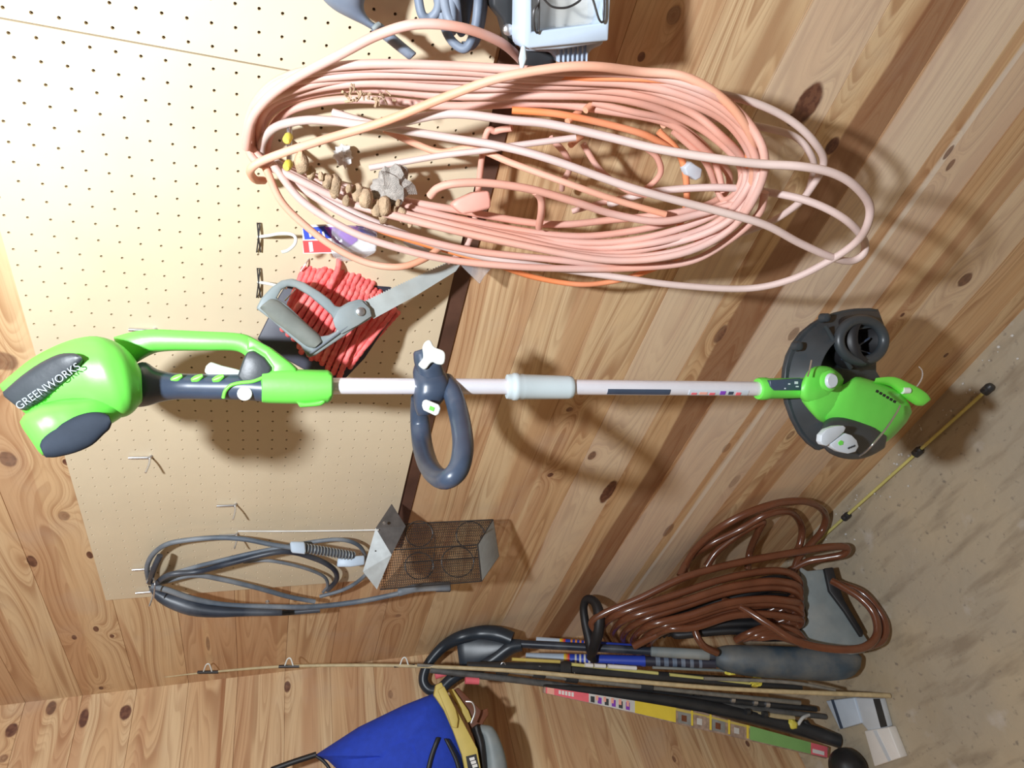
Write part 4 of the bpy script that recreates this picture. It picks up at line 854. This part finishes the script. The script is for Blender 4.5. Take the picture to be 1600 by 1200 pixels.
# dark turns added to stand for the deep shade between the brown ones
IH = root('dark_gap_turns', F(1220, 960, .0), 'dark turns added for the black, shaded gaps inside the brown garden hose coil', 'hose')
for i in range(7):
    tube('hose_turn', [hpt(*q) for q in [(1010+i*8, 998-i*2, -.05), (1060, 950+i*7, -.035), (1140, 925+i*10, -.03), (1205, 905+i*14, -.035), (1238, 912+i*13, -.04), (1240, 935+i*10, -.07), (1190, 960+i*6, -.08)]], .012, 'black', IH, seg=10, n=6)
# two blue and white tube packages
for k, (l, lab) in enumerate((([(838, 995), (1000, 1006), (1000, 1018), (838, 1008)], 'blue and white tube package tucked behind the old trimmer shaft, the one nearer the hose'),
                              ([(822, 1020), (1040, 1022), (1118, 1030), (1118, 1044), (1040, 1040), (822, 1036)], 'longer blue and white tube package just below the old trimmer shaft'))):
    GQ = Pl(GP.o, GP.n); x0 = l[0][0]; yc = (l[0][1]+l[-1][1])/2; x1 = 990 if k == 0 else 1118; y1 = 1013 if k == 0 else 1036
    R_ = root('tube_package', GQ(x1, y1, -.04), lab, 'package', 'blue and white tube packages')
    def seg_(nm, a, b, r, m):
        pa = GQ(a, yc+(y1-yc)*(a-x0)/(x1-x0), -.035); pb = GQ(b, yc+(y1-yc)*(b-x0)/(x1-x0), -.035); lathe(nm, [(0, r*.97), (np.linalg.norm(pb-pa), r)], pa, pb-pa, m, R_, seg=18)
    L_ = x1-x0; seg_('white_end', x0, x0+L_*(.24 if k == 0 else .20), .0125+.003*k, 'lampgrey')
    xx = x0+L_*(.24 if k == 0 else .20)
    for c_, w_ in (('yellow', 3), ('orange', 3), ('red', 3)): seg_('stripe', xx, xx+w_, .0128+.003*k, c_); xx += w_
    seg_('blue_body', xx, x1 if k == 0 else 1008, .0126+.003*k, 'blue_label')
    if k: seg_('dark_end', 1008, x1, .0150, 'board_dark'); [seg_('print_mark', 1024+i*13, 1031+i*13, .0152, 'bluegrey') for i in range(6)]
    for i in range(5): seg_('print_mark', xx+8+i*7, xx+11+i*7, .0129+.003*k, 'offwhite' if k else 'orange')
# rods
def rod(label, cat, pts, rad, m, bits=(), nm='fishing_rod', plane=None, group=None):
    p3 = pts; r_ = root(nm, p3[-1], label, cat, group); tube('blank', p3, rad, m, r_, seg=10); return r_
T3, B3, RPn = LP((265, 1055), (1390, 1086), .012)
r1 = rod('long thin tan fishing rod reaching highest up the corner, with small white guides', 'fishing rod',
         [RPn(*q) for q in ((258, 1058), (320, 1051), (450, 1041), (620, 1040), (800, 1048), (960, 1062), (1150, 1077), (1390, 1087))], [.0012, .0022, .0035, .0045, .005, .0055, .006, .006, .006, .0065], 'rodtan')
for x, y in ((325, 1050), (452, 1041), (632, 1040)):
    a, b_ = RPn(x-9, y, .004), RPn(x+9, y, .004)
    tube('guide_wrap', [RPn(x-16, y+.5), RPn(x+16, y)], .0046, 'wire_dark', r1, seg=8, sm=False)
    tube('guide', [RPn(x-7, y-1, .003), RPn(x-3, y-11, .006), RPn(x+2, y-12, .006), RPn(x+6, y-1, .003)], .0018, 'white_plastic', r1, seg=6, closed=False)
T4, B4, R4 = LP((650, 1038), (1300, 1085), .13)
r2 = rod('grey fishing rod with dark guide rings lying along the tan rod', 'fishing rod', [R4(*q) for q in ((652, 1039), (780, 1048), (900, 1062), (1050, 1078), (1250, 1098))], [.004, .005, .006, .006, .007], 'rodgrey')
for x, y in ((785, 1048), (842, 1054), (893, 1061), (1010, 1073)):
    tube('guide_wrap', [R4(x-9, y-1), R4(x+9, y+1)], .0105, 'rodblack', r2, seg=10, sm=False)
    tube('guide', [R4(x-5, y-2, .004), R4(x-1, y-12, .01), R4(x+4, y-11, .01), R4(x+6, y, .004)], .0016, 'steel', r2, seg=6)
r3 = rod('thick black rod with yellow and white stripes beside the tube packages', 'fishing rod', [R4(*q) for q in ((730, 1040), (870, 1044), (1000, 1056), (1170, 1068), (1250, 1074))], [.010, .013, .016, .017, .014], 'rodblack')
for a, b_, m_ in (((800, 1030), (875, 1034), 'ochre'), ((893, 1038), (1028, 1052), 'rodyellow'), ((1046, 1054), (1172, 1068), 'rodyellow')):
    tube('stripe', [R4(a[0], a[1], .013), R4(b_[0], b_[1], .013)], .0048, m_, r3, seg=8, sm=False)
for a, b_ in (((914, 1038), (926, 1039)), ((929, 1039), (946, 1040)), ((950, 1040), (994, 1043))): tube('white_band', [R4(a[0], a[1]+1, .022), R4(b_[0], b_[1]+1, .022)], .0060, 'white', r3, seg=8, sm=False)
tube('thin_grey_stem', [R4(1020, 1043, .015), R4(1135, 1048, .015)], .0040, 'saw_grey', r3, seg=8, sm=False)
loft('black_ring', [((876, 1034), (876, 1056)), ((884, 1032), (884, 1060)), ((892, 1034), (892, 1058))], R4, .018, 'rodblack', r3, seg=16, push=.005)
for q in ((1138, 1038, 1146, 1056), (1176, 1056, 1186, 1074)):
    blob('yellow_joint', R4((q[0]+q[2])/2, (q[1]+q[3])/2, .02), (.014, .014, .018), 'bulbyellow', r3, amp=.5, fr=2, seed=q[0])
T5, B5, R5 = LP((690, 1052), (1290, 1112), .16)
r4 = rod('dark grey pole with a red tip among the rods', 'pole', [R5(*q) for q in ((672, 1047), (760, 1057), (850, 1068), (1000, 1088), (1200, 1110), (1290, 1120))], [.008, .009, .009, .009, .009, .008], 'rodsmoke', nm='pole')
tube('red_tip', [R5(727, 1063, .0), R5(748, 1064, .0)], .0095, 'pinkred', r4, seg=14, sm=False)
tube('red_collar', [R5(680, 1056, -.01), R5(696, 1051, -.01)], .009, 'pinkred', r4, seg=14, sm=False)
r5 = rod('black rod with bright metal rings leaning below the grey pole', 'fishing rod', [R5(*q) for q in ((900, 1075), (1000, 1082), (1120, 1093), (1200, 1100), (1275, 1108))], [.006, .009, .011, .011, .008], 'rodblack')
for x, y in ((1143, 1092), (1178, 1096), (1197, 1099)): tube('metal_ring', [R5(x-3, y, .004), R5(x+3, y+.5, .004)], .0125, 'steel', r5, seg=12, sm=False)
r6 = rod('brown cork-wrapped rod close under the metal-ringed rod', 'fishing rod', [R5(*q) for q in ((1000, 1092), (1060, 1096), (1130, 1108), (1200, 1118), (1240, 1122))], [.008, .010, .011, .010, .008], 'rodtan')
for x, y in ((1078, 1082), (1090, 1083), (1168, 1112), (1195, 1116)): tube('black_stud', [R5(x-3, y, .02), R5(x+3, y, .02)], .009, 'rodblack', r6, seg=10, sm=False)
r7 = rod('slim dark stick beside the foot of the long tan rod', 'stick', [RPn(*q) for q in ((1100, 1060), (1230, 1066), (1305, 1078))], [.005, .005, .004], 'rodgrey', nm='stick')
# labelled long carton standing in front of a black pole
T6, B6, R6 = LP((850, 1072), (1300, 1178), .24)
bp_ = rod('thick black tapered pole behind the printed long package', 'pole', [R6(*q) for q in ((850, 1074), (960, 1084), (1100, 1104), (1240, 1136), (1312, 1158))], [.008, .013, .019, .022, .020], 'rodblack', nm='pole')
CTN = root('printed_package', R6(1290, 1176), 'long slim package with red, yellow and green printed sections, lowest in the corner bundle', 'package')
slab('film_wrap', [(851, 1073), (1100, 1113), (1200, 1142), (1296, 1168), (1292, 1186), (1195, 1163), (1090, 1139), (960, 1108), (850, 1083)], R6, .016, 'paper_brown', CTN, off=.024, bevel=.002)
def pk(nm, x0, x1, m, off=.0255, t=0, b=1):
    def yt(x): return np.interp(x, [851, 960, 1100, 1200, 1296], [1073.5, 1089.5, 1113.5, 1142, 1168])
    def yb(x): return np.interp(x, [850, 960, 1090, 1195, 1292], [1082.5, 1106, 1137, 1161, 1184])
    Y = lambda x, k: yt(x)*(1-k)+yb(x)*k
    return slab(nm, [(x0, Y(x0, t)), (x1, Y(x1, t)), (x1, Y(x1, b)), (x0, Y(x0, b))], R6, .0015, m, CTN, off=off)
pk('red_panel', 853, 920, 'pinkred'); pk('magenta_end', 855, 866, 'plugpink', .0262)
for i in range(5): pk('white_print', 873+i*5, 876.5+i*5, 'white', .0262, .15, .7)
pk('lilac_panel', 920, 992, 'offwhite')
for i in range(6): pk('black_print', 923+i*11, 929+i*11, 'purple' if i % 2 else 'charcoal', .0262, .25, .9)
for i in range(5): pk('pink_print', 931+i*12, 935+i*12, 'plugpink', .0264, .1, .6)
pk('yellow_panel', 992, 1056, 'yellow'); pk('yellow_edge', 1056, 1172, 'ochre', .0255, 0, .18)
for x in (1080, 1109, 1138, 1167): pk('window_bar', x, x+3, 'yellow', .0264, 0, .95)
for i, x in enumerate((1060, 1084, 1113, 1142)): pk('picture', x, x+20, 'paper_brown' if i % 2 else 'tin', .0258, .22, .95); pk('picture_spot', x+5, x+13, 'offwhite' if i % 2 else 'rust', .0262, .4, .8)
pk('green_panel', 1172, 1267, 'limegreen'); pk('red_tag', 1267, 1293, 'pinkred'); pk('tag_print', 1270, 1288, 'white', .0262, .5, .85)
# end cap, yellow bobber, white scraps, dark ball
CP = root('end_cap', F(1250, 1150, .05), 'yellow and black cap piece lying by the lower end of the black pole', 'cap')
blob('yellow_lobe', R6(1237, 1132, .01), (.018, .016, .018), 'bulbyellow', CP, amp=.2, fr=2)
tube('cream_tie', [R6(1246, 1134, .015), R6(1254, 1122, .02), R6(1264, 1117, .015)], .005, 'offwhite', CP, seg=8)
blob('black_lobe', R6(1258, 1136, .0), (.022, .02, .022), 'rodblack', CP, amp=.2, fr=2)
tag(blob('dark_ball', F(1325, 1200, .05), (.052, .052, .052), 'black', amp=.02, sub=4), 'matte black ball at the foot of the printed package, cut by the photo edge', 'ball')
def brick(name, quad, h, m, label, edge=None):
    P_ = [F(x, y, h) for x, y in quad]; r_ = root(name, V(*[sum(p[i] for p in P_)/4 for i in (0, 1)], 0), label, 'plastic block')
    v, f = slabg(P_, (), V(0, 0, -h+.001)); mk('body', v, f, m, r_, bevel=.003)
    if edge:
        for e, mm in edge: Q = [F(x, y, h+.0015) for x, y in e]; v, f = slabg(Q, (), V(0, 0, -.0014)); mk('strip', v, f, mm, r_)
brick('plastic_block', [(1290, 1095), (1334, 1090), (1346, 1130), (1312, 1140)], .03, 'lampgrey', 'pale blue-grey plastic block with a dark edge strip on the floor, nearest the rods', [([(1298, 1093), (1302, 1093), (1317, 1138), (1313, 1139)], 'navy')])
brick('plastic_block', [(1336, 1090), (1374, 1092), (1386, 1136), (1356, 1142), (1346, 1130)], .025, 'grey_plate', 'grey plastic block with a black end, between the pale block and the white one', [([(1364, 1092), (1374, 1092), (1386, 1135), (1376, 1137)], 'rodblack')])
brick('plastic_block', [(1350, 1142), (1388, 1136), (1407, 1184), (1366, 1198)], .03, 'white', 'white plastic block on the floor, farthest out from the corner bundle', [([(1364, 1142), (1369, 1141), (1392, 1188), (1388, 1190)], 'grey_plate')])
# yellow sectioned rod lying on the floor along the wall
DR = root('section_rod', F(1405, 730), 'thin yellow sectioned rod with black joints lying on the floor along the wall', 'rod')
a, b_ = F(1262, 860, .012), F(1548, 604, .012)
tube('blank', [a, b_], .0042, 'rodyellow', DR, sm=False, seg=10)
for x, y, w_ in ((1322, 807, .010), (1434, 706, .011), (1543, 608, .011)):
    t_ = (x-1262)/(1548-1262); c_ = F(x, y, .012); u = (b_-a)/np.linalg.norm(b_-a)
    lathe('black_joint', [(-.014, .006), (-.012, w_*.95), (.008, w_), (.014, .008)], c_, u, 'rodblack', DR, seg=14)
    lathe('joint_screw', [(0, .005), (.010, .004)], c_+V(0, 0, .008), V(.3, -.6, .6), 'rodblack', DR, seg=10)

# ================================================================== BLUE FABRIC BAG WITH YELLOW FRAME
BPn = Pl(S(620, 1130, .22), V(.8, .45, -.2)); BPn = Pl(S(620, 1130, .22), S(620, 1130, .22)-CAM)
BB = root('fabric_bag', BPn(640, 1200), 'blue fabric collector bag with a yellow front frame against the left wall', 'bag')
bag = [(492, 1180), (560, 1136), (630, 1102), (676, 1084), (690, 1088), (704, 1110), (716, 1140), (730, 1180), (742, 1235), (745, 1300), (420, 1330), (560, 1260), (530, 1205), (512, 1188)]
# inflated body: outline ring, bulging front
ol = [BPn(*q) for q in bag]; cc = sum(ol)/len(ol); nb = -BPn.n*(1 if (BPn.n@(BPn.o-CAM)) > 0 else -1)
v = []; f = []; n_ = len(ol); lv = [(1, 0), (.93, .022), (.80, .040), (.55, .052), (.25, .058)]
for s_, h_ in lv: v += [cc+(p-cc)*s_+nb*h_*(1+.10*math.sin(i*2.3)) for i, p in enumerate(ol)]
for k in range(len(lv)-1):
    for i in range(n_): f.append((k*n_+i, k*n_+(i+1) % n_, (k+1)*n_+(i+1) % n_, (k+1)*n_+i))
f.append(tuple(range((len(lv)-1)*n_, len(lv)*n_))); v += [p-nb*.05 for p in ol]; b0 = len(lv)*n_
for i in range(n_): f.append((i, (i+1) % n_, b0+(i+1) % n_, b0+i))
f.append(tuple(range(b0, b0+n_))); mk('bag_body', v, f, 'blue_fabric', BB)
tube('piping', [BPn(*q, .004) for q in ((689, 1086), (706, 1112), (719, 1142), (734, 1184), (746, 1240))], .006, 'black', BB, seg=8)
tube('piping', [BPn(*q, .004) for q in ((424, 1203), (460, 1190), (494, 1179))], .007, 'black', BB, seg=8)
tube('piping', [BPn(*q, .006) for q in ((494, 1181), (506, 1190), (516, 1204), (524, 1230))], .004, 'black', BB, seg=8)
for l in ([(682, 1152), (672, 1180), (666, 1205)], [(694, 1154), (708, 1184), (714, 1204)]): loft('strap', [((q[0]-3, q[1]), (q[0]+4, q[1]+1)) for q in l], BPn, .004, 'black', BB, push=.058, seg=10)
slab('yellow_frame', [(678, 1086), (681, 1070), (690, 1066), (696, 1080), (714, 1110), (730, 1140), (746, 1170), (752, 1205), (728, 1210), (722, 1180), (708, 1142), (694, 1110)], BPn, .05, 'ochre', BB, off=.05, bevel=.002)
slab('frame_clamp', [(684, 1078), (694, 1072), (712, 1108), (716, 1124), (714, 1138), (706, 1136), (700, 1118)], BPn, .012, 'ochre', BB, off=.064, bevel=.002)
BL_ = slab('black_label', [(728, 1182), (744, 1178), (752, 1215), (734, 1218)], BPn, .002, 'black', BB, off=.0515)
for i in range(3): slab('label_letter', [(733+i*2.2, 1184.5+i*5.5), (741+i*2.2, 1182.5+i*5.5), (742+i*2.2, 1187+i*5.5), (734.5+i*2.2, 1189+i*5.5)], BPn, .001, 'white', BL_, off=.0525)
tube('steel_latch', [BPn(728, 1096, .05), BPn(738, 1098, .055), BPn(742, 1112, .06), BPn(736, 1130, .06)], .003, 'steel', BB, seg=8)
slab('brown_bracket', [(706, 1080), (716, 1074), (726, 1084), (752, 1110), (762, 1106), (764, 1116), (756, 1128), (748, 1150), (738, 1146), (728, 1118), (712, 1098)], BPn, .015, 'rust', BB, off=0, bevel=.002)
slab('inner_yellow', [(700, 1078), (708, 1076), (732, 1110), (738, 1126), (730, 1130), (714, 1100)], BPn, .012, 'ochre', BB, off=.012, bevel=.002)
loft('grey_roller', [((744, 1148), (752, 1132)), ((752, 1152), (770, 1136)), ((756, 1175), (783, 1160)), ((758, 1205), (792, 1192)), ((760, 1250), (798, 1240))], BPn, [.012, .022, .026, .028, .028], 'saw_grey', BB, seg=20)
loft('dark_side', [((736, 1140), (748, 1132)), ((744, 1170), (758, 1160)), ((750, 1230), (764, 1220))], BPn, .03, 'black', BB, seg=14)
# foot of the concrete: crumbs along the wall
mb = MB(); rr = random.Random(3)
for i in range(90):
    x = rr.uniform(-1.3, .3); y = -abs(rr.gauss(0, .05))-.012; s_ = rr.uniform(.0012, .004); bm = bmesh.new(); bmesh.ops.create_icosphere(bm, subdivisions=1, radius=s_)
    vv = [V(x, y, s_*.5)+V(*q.co)*V(1, 1, .6)*rr.uniform(.8, 1.2) for q in bm.verts]; bm.verts.index_update(); mb.add(vv, [tuple(q.index for q in ff.verts) for ff in bm.faces]); bm.free()
tag(mb.make('floor_grit', 'offwhite'), 'pale grit and crumbs along the foot of the plank wall', 'grit', kind='stuff')
